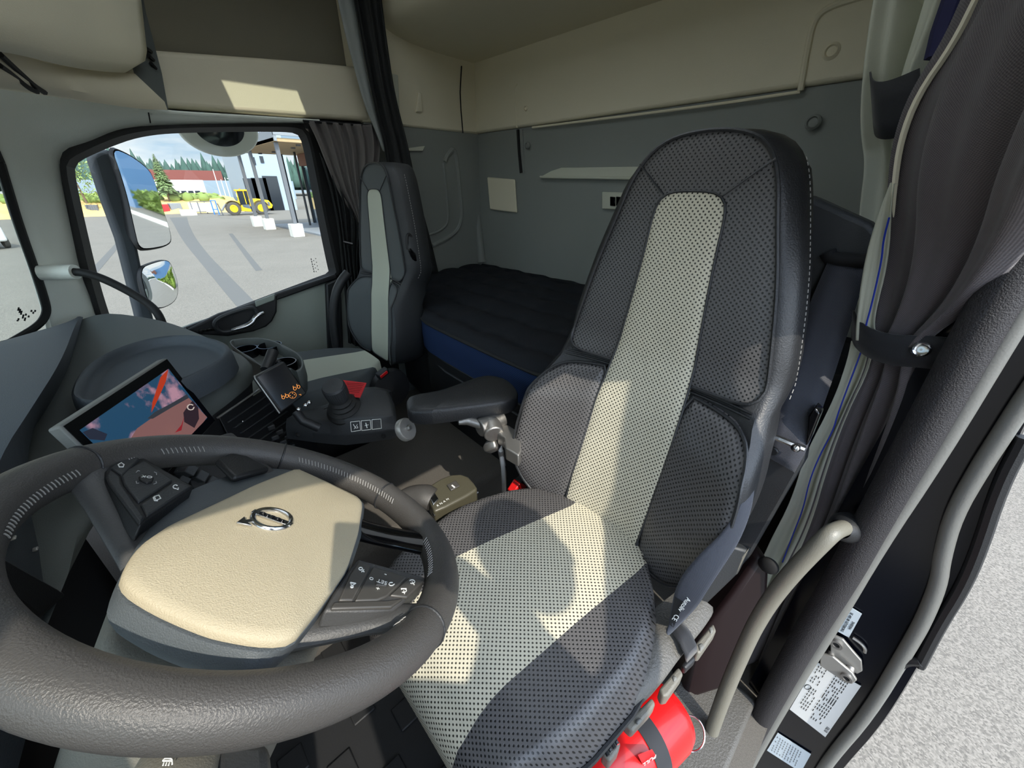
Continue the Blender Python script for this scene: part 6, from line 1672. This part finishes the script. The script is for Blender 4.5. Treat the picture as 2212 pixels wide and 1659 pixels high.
hand('hand', hr, (-.215, -.615, .46), [[(-.205 + .004 * k, -.635 + .018 * k, .495), (-.185, -.637 + .019 * k, .515 - .003 * abs(k - 1)), (-.165, -.637 + .019 * k, .50)] for k in range(4)] + [[(-.20, -.575, .47), (-.178, -.565, .48)]])
structure(MB().box((-.42, -.02, -1.44), (.56, .7, .06)).build('trim_8', M['black'], bevel=.01), 'cab step')

# ================================================================== LIGHT
def mat_quat(d): return V(d).to_track_quat('-Z', 'Y')
SD = ray(770, 1182).normalized()
sun = bpy.data.lights.new('sun', 'SUN'); sun.energy = SUN; sun.angle = .0095; sun.color = (1.0, .93, .80)
so = bpy.data.objects.new('sun', sun); COL.objects.link(so); so.rotation_euler = mat_quat(SD).to_euler()
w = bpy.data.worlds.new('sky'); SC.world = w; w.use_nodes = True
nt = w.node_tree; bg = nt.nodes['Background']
tc = nt.nodes.new('ShaderNodeTexCoord')
sx = nt.nodes.new('ShaderNodeSeparateXYZ'); L(nt, tc.outputs['Generated'], sx.inputs[0])
cr = nt.nodes.new('ShaderNodeValToRGB'); L(nt, sx.outputs[2], cr.inputs[0])
cr.color_ramp.elements[0].position = .0; cr.color_ramp.elements[0].color = srgb((196, 216, 232))
cr.color_ramp.elements[1].position = .55; cr.color_ramp.elements[1].color = srgb((112, 156, 206))
e2 = cr.color_ramp.elements.new(.18); e2.color = srgb((150, 188, 224))
mp = nt.nodes.new('ShaderNodeMapping'); mp.inputs['Scale'].default_value = (2.2, 2.2, 9.0); L(nt, tc.outputs['Generated'], mp.inputs[0])
nz = nt.nodes.new('ShaderNodeTexNoise'); nz.inputs['Scale'].default_value = 1.6; nz.inputs['Detail'].default_value = 7; nz.inputs['Roughness'].default_value = .58
L(nt, mp.outputs[0], nz.inputs['Vector'])
c2 = nt.nodes.new('ShaderNodeValToRGB'); L(nt, nz.outputs['Fac'], c2.inputs[0])
c2.color_ramp.elements[0].position = .40; c2.color_ramp.elements[0].color = (0, 0, 0, 1); c2.color_ramp.elements[1].position = .60; c2.color_ramp.elements[1].color = (1, 1, 1, 1)
mx = nt.nodes.new('ShaderNodeMix'); mx.data_type = 'RGBA'; L(nt, c2.outputs[0], mx.inputs['Factor']); L(nt, cr.outputs[0], mx.inputs['A']); mx.inputs['B'].default_value = srgb((244, 246, 248))
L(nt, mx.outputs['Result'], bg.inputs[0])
# sky glows towards the sun
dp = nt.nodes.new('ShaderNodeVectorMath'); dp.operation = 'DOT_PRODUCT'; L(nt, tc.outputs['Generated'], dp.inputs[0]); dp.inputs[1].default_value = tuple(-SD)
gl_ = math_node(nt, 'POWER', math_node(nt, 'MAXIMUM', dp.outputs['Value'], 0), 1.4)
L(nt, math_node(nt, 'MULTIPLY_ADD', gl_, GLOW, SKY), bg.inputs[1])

# ================================================================== CAMERA
cam = bpy.data.cameras.new('camera'); co = bpy.data.objects.new('camera', cam); COL.objects.link(co)
co.matrix_world = Matrix((RT, UP, -FW)).transposed().to_4x4()
cam.sensor_fit = 'HORIZONTAL'; cam.sensor_width = 36.0; cam.lens = 36.0 * F / 2212.0; cam.clip_start = .02; cam.clip_end = 600
SC.camera = co
SC.view_settings.view_transform = 'Standard'; SC.view_settings.look = 'None'; SC.view_settings.gamma = 1; SC.view_settings.exposure = EXPO
SC.view_settings.use_curve_mapping = False
SC.cycles.max_bounces = 14; SC.cycles.diffuse_bounces = 8; SC.cycles.transparent_max_bounces = 12
SC.cycles.sample_clamp_indirect = 8
